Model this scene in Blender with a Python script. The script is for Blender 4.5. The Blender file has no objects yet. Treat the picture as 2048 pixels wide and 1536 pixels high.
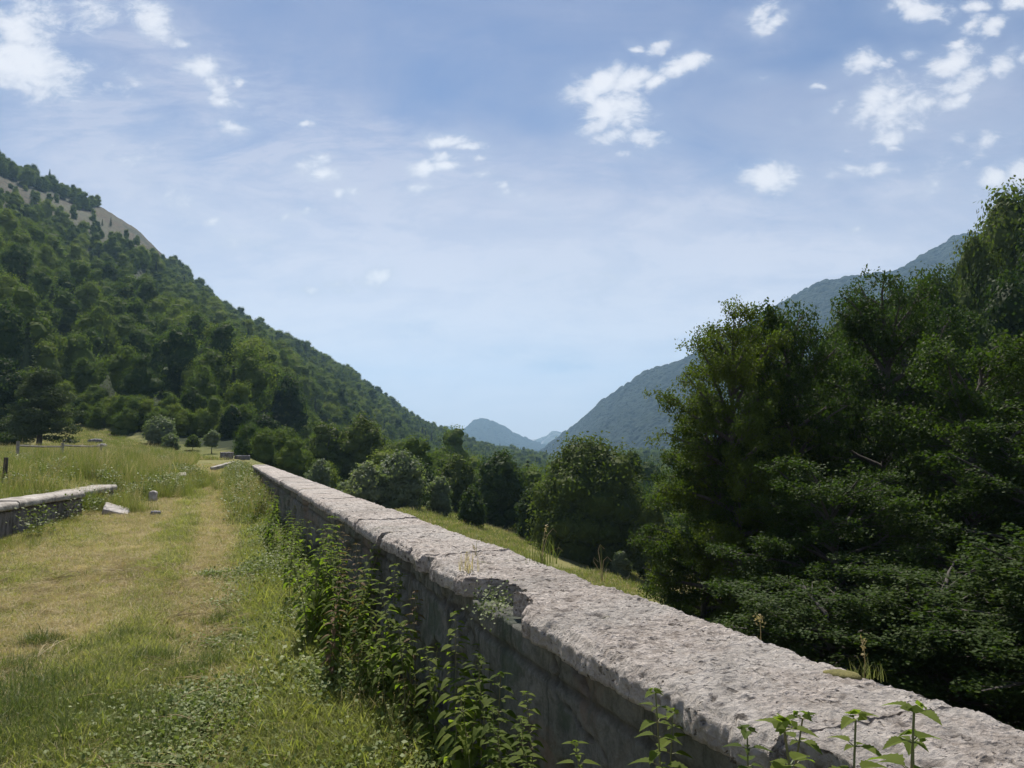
import bpy, math, random
import numpy as np
from mathutils import Vector, Matrix, Euler

R = math.radians
scene = bpy.context.scene
rng = np.random.default_rng(7)
random.seed(7)

# ------------------------------------------------------------------ camera
F = 1537.0
PITCH = math.atan(127.0 / F)
CAMZ = 1.6
cam_data = bpy.data.cameras.new("camera")
cam_data.sensor_width = 36.0
cam_data.lens = F / 2048.0 * 36.0
cam_data.clip_start = 0.05
cam_data.clip_end = 60000.0
cam = bpy.data.objects.new("camera", cam_data)
scene.collection.objects.link(cam)
cam.location = (0, 0, CAMZ)
cam.rotation_euler = (R(90) + PITCH, 0, 0)
scene.camera = cam


def pdir(u, v):
    a = (u - 1024.0) / F
    b = (768.0 - v) / F
    return a, math.cos(PITCH) - b * math.sin(PITCH), math.sin(PITCH) + b * math.cos(PITCH)


def P(u, v, d):
    """world point at depth y = d seen in direction (u, v)"""
    a, c, e = pdir(u, v)
    return a / c * d, d, CAMZ + e / c * d


def proj(x, y, z):
    x = np.asarray(x, float); y = np.asarray(y, float); z = np.asarray(z, float) - CAMZ
    cy = y * math.cos(PITCH) + z * math.sin(PITCH)
    cz = -y * math.sin(PITCH) + z * math.cos(PITCH)
    return 1024 + F * x / cy, 768 - F * cz / cy


# ------------------------------------------------------------------ sun and sky
SUN_EL, SUN_AZ = R(56), R(-13)            # azimuth measured from +Y towards +X
sd = bpy.data.lights.new("sun", 'SUN')
sd.energy = 5.0
sd.angle = R(0.5)
sd.color = (1.0, 0.93, 0.83)
sun = bpy.data.objects.new("sun", sd)
scene.collection.objects.link(sun)
sv = Vector((math.sin(SUN_AZ) * math.cos(SUN_EL), math.cos(SUN_AZ) * math.cos(SUN_EL), math.sin(SUN_EL)))
sun.rotation_euler = (-sv).to_track_quat('-Z', 'Y').to_euler()

world = bpy.data.worlds.new("World")
scene.world = world
world.use_nodes = True
WT = world.node_tree
WT.nodes.clear()


class NT:
    """tiny node-tree writer"""
    def __init__(s, t): s.t = t; s.n = t.nodes; s.l = t.links

    def new(s, typ, **kw):
        n = s.n.new(typ)
        for k, v in kw.items(): setattr(n, k, v)
        return n

    def put(s, sock, v):
        if isinstance(v, bpy.types.NodeSocket): s.l.new(v, sock)
        elif v is not None: sock.default_value = v

    def math(s, op, a, b=None, c=None, clamp=False):
        n = s.new('ShaderNodeMath', operation=op); n.use_clamp = clamp
        s.put(n.inputs[0], a); s.put(n.inputs[1], b)
        if c is not None: s.put(n.inputs[2], c)
        return n.outputs[0]

    def vmath(s, op, a, b=None, scale=None):
        n = s.new('ShaderNodeVectorMath', operation=op)
        s.put(n.inputs[0], a); s.put(n.inputs[1], b)
        if scale is not None: s.put(n.inputs['Scale'], scale)
        return n.outputs['Value'] if op in ('LENGTH', 'DOT_PRODUCT') else n.outputs['Vector']

    def noise(s, vec, scale, detail=4, rough=0.55, dist=0.0, col=False):
        n = s.new('ShaderNodeTexNoise')
        s.put(n.inputs['Vector'], vec); s.put(n.inputs['Scale'], scale)
        n.inputs['Detail'].default_value = detail; n.inputs['Roughness'].default_value = rough
        n.inputs['Distortion'].default_value = dist
        return n.outputs['Color'] if col else n.outputs[0]

    def ramp(s, v, lo, hi, a=0.0, b=1.0):
        n = s.new('ShaderNodeMapRange'); n.interpolation_type = 'SMOOTHSTEP'
        s.put(n.inputs[0], v)
        for i, x in zip((1, 2, 3, 4), (lo, hi, a, b)): s.put(n.inputs[i], x)
        return n.outputs[0]

    def mix(s, f, a, b, mode='MIX'):
        n = s.new('ShaderNodeMix', data_type='RGBA', blend_type=mode)
        s.put(n.inputs[0], f)
        for sk, v in ((n.inputs[6], a), (n.inputs[7], b)):
            if isinstance(v, (tuple, list)): v = tuple(v) + (1.0,) if len(v) == 3 else v
            s.put(sk, v)
        return n.outputs[2]


W = NT(WT)
tc = W.new('ShaderNodeTexCoord')
sep = W.new('ShaderNodeSeparateXYZ')
W.l.new(tc.outputs['Generated'], sep.inputs[0])
X, Y, Z = sep.outputs
Ys = W.math('MAXIMUM', Y, 0.05)
S_ = W.math('DIVIDE', X, Ys)
T_ = W.math('DIVIDE', Z, Ys)
comb = W.new('ShaderNodeCombineXYZ'); W.put(comb.inputs[0], S_); W.put(comb.inputs[1], T_)
st = comb.outputs[0]
# high thin cloud sheet: coordinates of a flat layer overhead
Zs = W.math('MAXIMUM', Z, 0.03)
comb2 = W.new('ShaderNodeCombineXYZ')
W.put(comb2.inputs[0], W.math('DIVIDE', X, W.math('ADD', Zs, 0.12)))
W.put(comb2.inputs[1], W.math('DIVIDE', Y, W.math('ADD', Zs, 0.12)))
lay = comb2.outputs[0]
sky = W.new('ShaderNodeTexSky', sky_type='NISHITA')
sky.sun_disc = False
sky.sun_elevation = SUN_EL
sky.sun_rotation = SUN_AZ
sky.altitude = 900
sky.air_density = 1.0
sky.dust_density = 0.6
sky.ozone_density = 2.0
SKYK = 0.10
skyc = W.mix(1.0, sky.outputs[0], (SKYK * 0.50, SKYK * 0.56, SKYK * 0.70), 'MULTIPLY')
# milky veil
v1 = W.noise(lay, 0.55, 5, 0.55, 0.6)
v2 = W.noise(lay, 1.9, 7, 0.6, 1.2)
vsum = W.math('ADD', W.math('MULTIPLY', v1, 0.7), W.math('MULTIPLY', v2, 0.3))
elev = W.ramp(Z, 0.02, 0.50, 1.0, 0.0)
veil = W.ramp(W.math('ADD', vsum, W.math('MULTIPLY', elev, 0.26)), 0.36, 0.70)
veil = W.math('MULTIPLY', veil, 0.78)
veilc = W.mix(elev, (0.31, 0.33, 0.46), (0.78, 0.77, 0.81))
col = W.mix(veil, skyc, veilc)
# streaky clear bands low over the valley (stretched along the horizon)
mp = W.new('ShaderNodeMapping'); W.l.new(st, mp.inputs[0]); mp.inputs['Scale'].default_value = (1.6, 9.0, 1)
band = W.ramp(W.noise(mp.outputs[0], 1.3, 4, 0.5, 0.3), 0.52, 0.68)
lowz = W.math('MULTIPLY', W.ramp(T_, 0.02, 0.09), W.ramp(T_, 0.14, 0.24, 1.0, 0.0))
col = W.mix(W.math('MULTIPLY', W.math('MULTIPLY', band, lowz), 0.75), col, (0.24, 0.38, 0.56))

# cumulus scraps: (u, v, half width, half height, tilt deg, weight)
CL = [(60, 110, 95, 55, 38, 1.25), (20, 85, 70, 60, 20, 1.1), (60, 22, 60, 35, 15, .8), (185, 15, 60, 25, 10, .55), (290, 35, 55, 28, 25, .85),
      (20, 40, 60, 18, 10, .6), (365, 88, 18, 10, 0, .7), (400, 140, 45, 18, 30, .85), (425, 172, 32, 14, 20, .95), (443, 204, 28, 12, 10, .85),
      (468, 252, 26, 9, 0, .7), (255, 170, 22, 20, 30, .45), (428, 288, 14, 6, 0, .8), (614, 229, 13, 7, 0, 1.), (478, 161, 12, 7, 0, .8), (515, 175, 14, 6, 0, .6),
      (620, 322, 30, 18, 10, .75), (650, 348, 42, 14, -8, .95), (695, 382, 30, 9, 0, .6), (892, 270, 28, 18, 10, 1.25), (935, 284, 22, 11, 0, 1.05),
      (890, 305, 26, 9, 0, 1.05), (935, 313, 26, 7, 0, .85), (875, 331, 42, 13, 8, 1.1), (850, 372, 28, 12, 0, .55), (965, 362, 18, 6, 0, .5), (1000, 378, 14, 6, 0, .8), (1028, 396, 26, 8, -10, .6), (1094, 436, 12, 8, 0, .5),
      (370, 398, 40, 20, 25, .6), (433, 431, 26, 9, -5, .95), (590, 427, 28, 8, 0, .85), (500, 480, 50, 14, 10, .45),
      (655, 585, 40, 9, -8, .95), (700, 577, 40, 10, -12, .9), (748, 562, 32, 12, -25, 1.15), (1030, 540, 30, 8, 0, .3),
      (1205, 195, 48, 42, -35, 1.45), (1240, 215, 50, 30, -10, 1.15), (1270, 155, 45, 18, -15, 1.3), (1340, 145, 40, 13, -38, 1.3), (1380, 122, 34, 15, -12, 1.3), (1255, 262, 60, 16, 0, .8), (1255, 300, 14, 8, 0, .5), (1310, 262, 26, 8, 0, .5),
      (1275, 93, 12, 8, 0, .9), (1322, 85, 22, 12, -30, .85), (1530, 20, 30, 26, -40, 1.3), (1727, 136, 40, 16, 0, 1.15), (1635, 163, 12, 5, 0, .8),
      (1668, 208, 24, 12, -40, 1.1), (1580, 242, 9, 8, 0, .9), (1502, 145, 14, 8, 0, .45), (1530, 362, 48, 26, -10, 1.25), (1372, 407, 20, 7, 0, .7), (1722, 465, 14, 10, -20, .8),
      (1850, 20, 50, 20, -10, 1.05), (1950, 5, 110, 14, -5, .8), (1990, 28, 70, 14, -22, .8), (1950, 72, 60, 13, -22, .95), (1830, 165, 105, 24, -28, 1.0), (1870, 190, 100, 22, -35, 1.0), (1960, 150, 70, 16, -22, .95), (2035, 122, 40, 10, 0, .9),
      (1850, 238, 90, 16, -15, .85), (1740, 347, 50, 13, -10, .9), (1680, 357, 20, 8, 0, .7), (1735, 300, 50, 7, -8, .6), (1850, 372, 26, 16, -30, .85), (2020, 352, 55, 18, -12, 1.05), (1920, 310, 80, 16, -18, .55), (1980, 270, 60, 10, -12, .5), (1925, 375, 35, 10, 0, .5),
      (1765, 210, 60, 14, -28, .95), (1900, 178, 60, 12, -28, .9), (1795, 130, 40, 10, -28, .6), (1905, 12, 60, 12, 0, .9), (1880, 225, 60, 10, -24, .8), (1960, 300, 50, 10, -24, .6), (1790, 260, 50, 10, -20, .6),
      (1180, 565, 45, 22, 0, .3), (265, 340, 60, 40, 30, .3)]
# broad milky sheets where the photograph has them
VE = [(330, 340, 330, 170, 25, .8), (660, 420, 260, 160, 35, .75), (1040, 520, 420, 170, -5, .9), (1180, 640, 520, 150, -6, .8), (820, 610, 320, 130, 10, .85), (620, 190, 200, 120, 40, .45),
      (1480, 520, 400, 110, -12, .75), (1900, 300, 260, 150, -25, .5), (180, 60, 240, 100, 20, .5), (1560, 260, 240, 90, -10, .25), (200, 260, 180, 110, 10, .5), (1000, 60, 260, 70, 0, .35), (1420, 60, 200, 60, -20, .3)]
vw = W.vmath('SCALE', W.vmath('SUBTRACT', W.noise(st, 2.6, 6, 0.6, 0.3, col=True), (0.5, 0.5, 0.5)), scale=0.34)
stv = W.vmath('ADD', st, vw)
FR = (0, -28, 30)


def blobs(vec, items, k, soft=False):
    # each soft ellipse as one or a few discs in whichever of three flattened frames fits its slant
    frames = []
    for f in FR:
        m = W.new('ShaderNodeMapping', vector_type='POINT')
        # rotate by the frame slant, then flatten to half along the cloud
        mm = W.new('ShaderNodeMapping', vector_type='POINT')
        W.l.new(vec, m.inputs[0]); m.inputs['Rotation'].default_value = (0, 0, R(f))
        W.l.new(m.outputs[0], mm.inputs[0]); mm.inputs['Scale'].default_value = (0.5, 1, 1)
        frames.append(mm.outputs[0])
    acc = None; cnt = 0
    for (u, v, hw, hh, tilt, wt) in items:
        a, c, e = pdir(u, v); x, y = a / c, e / c
        fi_ = min(range(3), key=lambda i: abs(FR[i] - tilt)); th = R(FR[fi_])
        px, py = (x * math.cos(th) - y * math.sin(th)) * .5, x * math.sin(th) + y * math.cos(th)
        rx, ry = hw * k * .5 / F / c, hh * k / F / c
        if max(rx, ry) / min(rx, ry) > 1.5:
            if rx > ry: discs = [(px - (rx - ry) * .8, py, ry * 1.05), (px + (rx - ry) * .8, py, ry * 1.05)]
            else: discs = [(px, py - (ry - rx) * .8, rx * 1.05), (px, py + (ry - rx) * .8, rx * 1.05)]
        else: discs = [(px, py, math.sqrt(rx * ry))]
        for (qx, qy, r) in discs:
            cnt += 1
            n_ = W.new('ShaderNodeVectorMath', operation='DISTANCE'); W.l.new(frames[fi_], n_.inputs[0]); n_.inputs[1].default_value = (qx, qy, 0)
            if soft: di = W.math('MULTIPLY_ADD', n_.outputs['Value'], -wt / r / 1.25, wt, clamp=True)
            else: di = W.math('MULTIPLY_ADD', n_.outputs['Value'], -wt / r, wt)
            acc = di if acc is None else W.math('ADD' if soft else 'MAXIMUM', acc, di)
    print('discs', cnt)
    return acc


Vd = blobs(stv, VE, 1.3, True)
Vd = W.ramp(Vd, 0.0, 1.0)
mpw = W.new('ShaderNodeMapping'); W.l.new(st, mpw.inputs[0]); mpw.inputs['Rotation'].default_value = (0, 0, R(-32)); mpw.inputs['Scale'].default_value = (1.0, 3.2, 1)
wisp = W.ramp(W.noise(mpw.outputs[0], 4.5, 7, 0.62, 0.8), 0.28, 0.72, 0.25, 1.4)
mot = W.ramp(W.noise(mpw.outputs[0], 15.0, 6, 0.66, 0.6), 0.32, 0.68, 0.62, 1.3)
Vd = W.math('MULTIPLY', W.math('MULTIPLY', W.math('MINIMUM', Vd, 1.0), wisp), mot, clamp=True)
col = W.mix(W.math('MULTIPLY', W.math('MULTIPLY', Vd, W.ramp(Y, 0.05, 0.2)), 0.72), col, W.mix(elev, (0.43, 0.43, 0.54), (0.80, 0.79, 0.83)))
warp = W.noise(st, 7.0, 4, 0.62, 0.0, col=True)
warp = W.vmath('SCALE', W.vmath('SUBTRACT', warp, (0.5, 0.5, 0.5)), scale=0.075)
stw = W.vmath('ADD', st, warp)
D = blobs(stw, [(u, v, hw, hh, tl, wt * 1.12 + .06) for u, v, hw, hh, tl, wt in CL], 1.7)
mp3 = W.new('ShaderNodeMapping'); W.l.new(st, mp3.inputs[0]); mp3.inputs['Rotation'].default_value = (0, 0, R(-20)); mp3.inputs['Scale'].default_value = (1, 1.7, 1)
fn = W.noise(mp3.outputs[0], 22.0, 6, 0.66, 0.4)
fn2 = W.noise(mp3.outputs[0], 60.0, 3, 0.6, 0.2)
dens = W.math('ADD', D, W.math('MULTIPLY', W.math('SUBTRACT', fn, 0.47), 2.1))
dens = W.math('ADD', dens, W.math('MULTIPLY', W.math('SUBTRACT', fn2, 0.5), 0.5))
near = W.ramp(D, -0.35, 0.15)
cover = W.math('MULTIPLY', W.ramp(dens, 0.10, 0.80), near)
halo = W.math('MULTIPLY', W.ramp(D, -1.3, 0.8), 0.22)
col = W.mix(halo, col, (0.46, 0.50, 0.60))
cloudc = W.mix(W.ramp(dens, 0.3, 1.3), (0.52, 0.54, 0.62), (0.80, 0.78, 0.79))
ahead = W.ramp(Y, 0.05, 0.2)
col = W.mix(W.math('MULTIPLY', W.math('MULTIPLY', cover, ahead), 0.92), col, cloudc)
bg = W.new('ShaderNodeBackground')
W.l.new(col, bg.inputs[0])
bg.inputs[1].default_value = 0.76
wo = W.new('ShaderNodeOutputWorld')
W.l.new(bg.outputs[0], wo.inputs[0])

# ------------------------------------------------------------------ render settings
vs = scene.view_settings
vs.view_transform = 'Standard'; vs.look = 'None'; vs.gamma = 1.0
vs.exposure = 0.64
cy = scene.cycles
world.cycles.sampling_method = 'MANUAL'; world.cycles.sample_map_resolution = 256
cy.max_bounces = 6; cy.diffuse_bounces = 3; cy.glossy_bounces = 2; cy.transmission_bounces = 3
cy.transparent_max_bounces = 8; cy.volume_bounces = 0
cy.sample_clamp_indirect = 4.0


# ------------------------------------------------------------------ helpers
def _hash(ix, iy, iz, seed):
    h = (ix * 374761393 + iy * 668265263 + iz * 2147483647 + seed * 144665) & 0xFFFFFFFF
    h = ((h ^ (h >> 13)) * 1274126177) & 0xFFFFFFFF
    h = ((h ^ (h >> 16)) * 2246822519) & 0xFFFFFFFF
    return ((h ^ (h >> 15)) & 0xFFFFFF) / float(0xFFFFFF) * 2 - 1


def vnoise(p, seed=0):
    p = np.asarray(p, float)
    i = np.floor(p).astype(np.int64); f = p - i
    f = f * f * f * (f * (f * 6 - 15) + 10)
    out = 0
    for dx in (0, 1):
        wx = f[:, 0] if dx else 1 - f[:, 0]
        for dy in (0, 1):
            wy = f[:, 1] if dy else 1 - f[:, 1]
            for dz in (0, 1):
                wz = f[:, 2] if dz else 1 - f[:, 2]
                out = out + wx * wy * wz * _hash(i[:, 0] + dx, i[:, 1] + dy, i[:, 2] + dz, seed)
    return out


def fbm(p, oct=4, seed=0, gain=0.5, lac=2.03):
    p = np.asarray(p, float); s = 0; a = 1.0; t = 0
    for k in range(oct):
        s = s + a * vnoise(p + 17.3 * k, seed + k); t += a; a *= gain; p = p * lac
    return s / t


def worley(p, seed=0):
    """distance to the nearest jittered cell point and that cell's random value (3-D)"""
    p = np.asarray(p, float); i = np.floor(p).astype(np.int64)
    best = np.full(len(p), 9.0); val = np.zeros(len(p))
    for dx in (-1, 0, 1):
        for dy in (-1, 0, 1):
            for dz in (-1, 0, 1):
                c = i + np.array((dx, dy, dz))
                j = np.stack([_hash(c[:, 0], c[:, 1], c[:, 2], seed + q) for q in (1, 2, 3)], 1) * .45 + .5
                d = np.linalg.norm(c + j - p, axis=1)
                m = d < best
                best[m] = d[m]; val[m] = _hash(c[:, 0], c[:, 1], c[:, 2], seed + 9)[m]
    return best, val


def xy3(x, y, k=1.0):
    return np.stack([np.ravel(x) * k, np.ravel(y) * k, np.zeros(np.size(x))], 1)


def sstep(x, a, b):
    t = np.clip((np.asarray(x, float) - a) / (b - a), 0, 1)
    return t * t * (3 - 2 * t)


def make_mesh(name, verts, faces, mats=(), mat_idx=None, smooth=False):
    """faces: int array (n,k) or list of such arrays"""
    if isinstance(faces, np.ndarray): faces = [faces]
    me = bpy.data.meshes.new(name)
    verts = np.asarray(verts, np.float32)
    me.vertices.add(len(verts)); me.vertices.foreach_set('co', verts.ravel())
    nl = sum(f.size for f in faces); npoly = sum(len(f) for f in faces)
    me.loops.add(nl); me.loops.foreach_set('vertex_index', np.concatenate([f.ravel() for f in faces]).astype(np.int32))
    me.polygons.add(npoly)
    tot = np.concatenate([np.full(len(f), f.shape[1]) for f in faces]).astype(np.int32)
    st_ = np.concatenate([[0], np.cumsum(tot)[:-1]]).astype(np.int32)
    me.polygons.foreach_set('loop_start', st_); me.polygons.foreach_set('loop_total', tot)
    for m in mats: me.materials.append(m)
    if mat_idx is not None: me.polygons.foreach_set('material_index', np.asarray(mat_idx, np.int32))
    me.polygons.foreach_set('use_smooth', np.full(npoly, bool(smooth)))
    me.update(calc_edges=True)
    return me


def link(name, me, parent=None, loc=None, rot=None, scl=None):
    o = bpy.data.objects.new(name, me)
    scene.collection.objects.link(o)
    if parent: o.parent = parent
    if loc is not None: o.location = loc
    if rot is not None: o.rotation_euler = rot
    if scl is not None: o.scale = (scl,) * 3 if np.isscalar(scl) else scl
    return o


def tag(o, label=None, cat=None, group=None, kind=None):
    if label: o['label'] = label
    if cat: o['category'] = cat
    if group: o['group'] = group
    if kind: o['kind'] = kind
    return o


def empty(name, loc=(0, 0, 0), rz=0.0, scl=1.0):
    o = bpy.data.objects.new(name, None)
    o.empty_display_size = 0.2
    scene.collection.objects.link(o)
    o.location = loc; o.rotation_euler = (0, 0, rz); o.scale = (scl,) * 3 if np.isscalar(scl) else scl
    return o


def grid_faces(nu, nv, wrap=False):
    """verts indexed i*nv+j, i<nu, j<nv ; wrap closes j"""
    i = np.arange(nu - 1)[:, None]; j = np.arange(nv if wrap else nv - 1)[None, :]
    j2 = (j + 1) % nv
    a = i * nv + j; b = (i + 1) * nv + j; c = (i + 1) * nv + j2; d = i * nv + j2
    return np.stack([a, b, c, d], -1).reshape(-1, 4)


def tube(path, radii, sides=6):
    """tapered tube: verts, faces(quads)"""
    path = np.asarray(path, float); n = len(path)
    t = np.gradient(path, axis=0); t /= np.linalg.norm(t, axis=1)[:, None] + 1e-9
    ref = np.array((0.0, 0.0, 1.0)) if abs(t[0][2]) < .9 else np.array((1.0, 0, 0))
    u = np.cross(t, ref); u /= np.linalg.norm(u, axis=1)[:, None] + 1e-9
    w = np.cross(t, u)
    ang = np.linspace(0, 2 * np.pi, sides, endpoint=False)
    v = path[:, None] + (u[:, None] * np.cos(ang)[None, :, None] + w[:, None] * np.sin(ang)[None, :, None]) * np.asarray(radii)[:, None, None]
    return v.reshape(-1, 3), grid_faces(n, sides, wrap=True)[:, ::-1]


class Bag:
    def __init__(s): s.v = []; s.f = {}; s.n = 0; s.m = {}

    def add(s, v, f, mi=0):
        k = f.shape[1]
        s.f.setdefault((k, mi), []).append(np.asarray(f) + s.n)
        s.v.append(np.asarray(v)); s.n += len(v)

    def mesh(s, name, mats, smooth=False):
        fs = []; mi = []
        for (k, m), l in s.f.items():
            a = np.concatenate(l); fs.append(a); mi.append(np.full(len(a), m))
        return make_mesh(name, np.concatenate(s.v), fs, mats, np.concatenate(mi), smooth)


PROTO = {}


def scatter(name, protos, pos, rot, scl, idx, kind='stuff'):
    """one object of uncountable growth: the listed meshes stood on many points"""
    colname = name + '_forms'
    col_ = bpy.data.collections.new(colname)
    for k, me in enumerate(protos):
        col_.objects.link(bpy.data.objects.new(f'{name}_form_{k:02d}', me))
    me = bpy.data.meshes.new(name + '_points')
    n = len(pos)
    me.vertices.add(n); me.vertices.foreach_set('co', np.asarray(pos, np.float32).ravel())
    a = me.attributes.new('rot', 'FLOAT_VECTOR', 'POINT'); a.data.foreach_set('vector', np.asarray(rot, np.float32).ravel())
    a = me.attributes.new('scl', 'FLOAT', 'POINT'); a.data.foreach_set('value', np.asarray(scl, np.float32))
    a = me.attributes.new('idx', 'INT', 'POINT'); a.data.foreach_set('value', np.asarray(idx, np.int32))
    o = link(name, me)
    g = bpy.data.node_groups.new(name + '_nodes', 'GeometryNodeTree')
    g.interface.new_socket('Geometry', in_out='INPUT', socket_type='NodeSocketGeometry')
    g.interface.new_socket('Geometry', in_out='OUTPUT', socket_type='NodeSocketGeometry')
    N = g.nodes; L = g.links
    gi = N.new('NodeGroupInput'); go = N.new('NodeGroupOutput')
    iop = N.new('GeometryNodeInstanceOnPoints')
    ci = N.new('GeometryNodeCollectionInfo'); ci.inputs['Collection'].default_value = col_
    ci.inputs['Separate Children'].default_value = True; ci.inputs['Reset Children'].default_value = True

    def attr(nm, dt):
        q = N.new('GeometryNodeInputNamedAttribute'); q.data_type = dt; q.inputs['Name'].default_value = nm
        return q.outputs['Attribute']
    L.new(gi.outputs[0], iop.inputs['Points']); L.new(ci.outputs[0], iop.inputs['Instance'])
    iop.inputs['Pick Instance'].default_value = True
    L.new(attr('idx', 'INT'), iop.inputs['Instance Index'])
    e2r = N.new('FunctionNodeEulerToRotation'); L.new(attr('rot', 'FLOAT_VECTOR'), e2r.inputs[0]); L.new(e2r.outputs[0], iop.inputs['Rotation'])
    L.new(attr('scl', 'FLOAT'), iop.inputs['Scale'])
    L.new(iop.outputs[0], go.inputs[0])
    md = o.modifiers.new('scatter', 'NODES'); md.node_group = g
    o['kind'] = kind
    return o


# ------------------------------------------------------------------ materials
def new_mat(name):
    m = bpy.data.materials.new(name); m.use_nodes = True
    t = NT(m.node_tree); t.n.clear()
    out = t.new('ShaderNodeOutputMaterial')
    return m, t, out


def foliage_mat(name, dark, mid, light, trans=0.3, rough=0.5, nscale=0.35, spec=0.35, hue_scale=None):
    """leaf surface: diffuse + thin translucency, own colour varied per plant and per bough"""
    m, t, out = new_mat(name)
    oi = t.new('ShaderNodeObjectInfo'); geo = t.new('ShaderNodeNewGeometry')
    n1 = t.noise(geo.outputs['Position'], nscale, 3, 0.6)
    n2 = t.noise(geo.outputs['Position'], (hue_scale or nscale) * 9, 2, 0.6)
    f = t.math('ADD', t.math('MULTIPLY', oi.outputs['Random'], 0.55), t.math('MULTIPLY', n1, 0.45))
    c = t.mix(t.ramp(f, 0.15, 0.5), dark, mid)
    c = t.mix(t.ramp(f, 0.5, 0.9), c, light)
    c = t.mix(t.ramp(n2, 0.5, 0.75, 0.0, 0.5), c, light)
    p = t.new('ShaderNodeBsdfPrincipled')
    t.put(p.inputs['Base Color'], c); p.inputs['Roughness'].default_value = rough
    p.inputs['Specular IOR Level'].default_value = spec
    tr = t.new('ShaderNodeBsdfTranslucent')
    tc_ = t.mix(1.0, c, (1.5, 1.75, 0.6), 'MULTIPLY')
    t.put(tr.inputs[0], tc_)
    mx = t.new('ShaderNodeMixShader'); mx.inputs[0].default_value = trans
    t.l.new(p.outputs[0], mx.inputs[1]); t.l.new(tr.outputs[0], mx.inputs[2])
    t.l.new(mx.outputs[0], out.inputs[0])
    return m


def simple_mat(name, c1, c2, scale=5.0, rough=0.85, bump=0.3, dist=0.02, c3=None):
    m, t, out = new_mat(name)
    geo = t.new('ShaderNodeTexCoord')
    pos = geo.outputs['Object']
    n = t.noise(pos, scale, 6, 0.65, 0.3)
    c = t.mix(t.ramp(n, 0.35, 0.65), c1, c2)
    if c3: c = t.mix(t.ramp(t.noise(pos, scale * 3.1, 5, 0.7), 0.55, 0.7), c, c3)
    p = t.new('ShaderNodeBsdfPrincipled')
    t.put(p.inputs['Base Color'], c); p.inputs['Roughness'].default_value = rough
    b = t.new('ShaderNodeBump'); b.inputs['Strength'].default_value = bump; b.inputs['Distance'].default_value = dist
    t.l.new(t.noise(pos, scale * 6, 6, 0.7), b.inputs['Height']); t.l.new(b.outputs[0], p.inputs['Normal'])
    t.l.new(p.outputs[0], out.inputs[0])
    return m


M_WOODLEAF = foliage_mat('woodland_leaves', (.030, .055, .015), (.088, .124, .026), (.17, .20, .042), 0.36, 0.7, 0.05, 0.05, 0.12)
M_VALLEYLEAF = foliage_mat('valley_leaves', (.022, .040, .013), (.048, .074, .018), (.11, .135, .028), 0.34, 0.65, 0.12, 0.08, 0.2)
M_BEECH = foliage_mat('beech_leaves', (.020, .038, .012), (.036, .060, .014), (.088, .112, .018), 0.36, 0.6, 0.35, 0.10, 0.5)
M_WILLOW = foliage_mat('willow_leaves', (.10, .125, .07), (.14, .17, .10), (.19, .21, .13), 0.35, 0.6, 0.3, 0.15)
M_PINE = foliage_mat('pine_needles', (.034, .052, .024), (.05, .072, .030), (.08, .10, .04), 0.15, 0.7, 0.3, 0.08)
M_NETTLE = foliage_mat('nettle_leaves', (.055, .085, .020), (.10, .135, .028), (.16, .19, .038), 0.52, 0.7, 3.0, 0.10, 1.0)
M_REDNETTLE = foliage_mat('dry_nettle_leaves', (.07, .07, .03), (.12, .085, .045), (.16, .10, .06), 0.3, 0.7, 3.0, 0.1, 1.0)
M_BARK = simple_mat('bark', (.045, .038, .032), (.085, .075, .065), 6.0, 0.9, 0.6, 0.03)
M_STEM = simple_mat('plant_stem', (.09, .12, .04), (.15, .13, .06), 20.0, 0.7, 0.1, 0.002)
M_WOOD = simple_mat('weathered_wood', (.20, .18, .155), (.32, .29, .26), 9.0, 0.9, 0.5, 0.01)


def grass_mat(name, cols, trans=0.48, nscale=1.2):
    m, t, out = new_mat(name)
    oi = t.new('ShaderNodeObjectInfo'); geo = t.new('ShaderNodeNewGeometry')
    n1 = t.noise(geo.outputs['Position'], nscale, 4, 0.6)
    n2 = t.noise(geo.outputs['Position'], nscale * 40, 1, 0.5)
    f = t.math('ADD', t.math('MULTIPLY', oi.outputs['Random'], 0.35), t.math('ADD', t.math('MULTIPLY', n1, 0.4), t.math('MULTIPLY', n2, 0.25)))
    c = t.mix(t.ramp(f, 0.25, 0.5), cols[0], cols[1])
    c = t.mix(t.ramp(f, 0.5, 0.72), c, cols[2])
    p = t.new('ShaderNodeBsdfPrincipled')
    t.put(p.inputs['Base Color'], c); p.inputs['Roughness'].default_value = .6
    p.inputs['Specular IOR Level'].default_value = 0.3
    tr = t.new('ShaderNodeBsdfTranslucent'); t.put(tr.inputs[0], t.mix(1.0, c, (1.25, 1.35, 0.8), 'MULTIPLY'))
    mx = t.new('ShaderNodeMixShader'); mx.inputs[0].default_value = trans
    t.l.new(p.outputs[0], mx.inputs[1]); t.l.new(tr.outputs[0], mx.inputs[2])
    t.l.new(mx.outputs[0], out.inputs[0])
    return m


M_GRASS = grass_mat('green_grass', ((.13, .15, .036), (.215, .235, .058), (.33, .32, .115)))
M_DRY = grass_mat('straw_grass', ((.27, .215, .11), (.41, .33, .18), (.60, .50, .31)), 0.3)
M_DARKG = grass_mat('dark_grass', ((.07, .10, .024), (.105, .14, .034), (.15, .18, .05)), 0.3)
M_TALL = grass_mat('tall_grass_blades', ((.11, .14, .032), (.18, .21, .05), (.27, .28, .10)), 0.35, 0.5)
M_CLOVER = grass_mat('clover_leaves', ((.09, .13, .032), (.14, .18, .045), (.21, .24, .08)), 0.3, 2.0)

# ------------------------------------------------------------------ terrain
def on_plane(u, v, z):
    a, c, e = pdir(u, v)
    d = (z - CAMZ) / (e / c)
    return a / c * d, d


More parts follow.
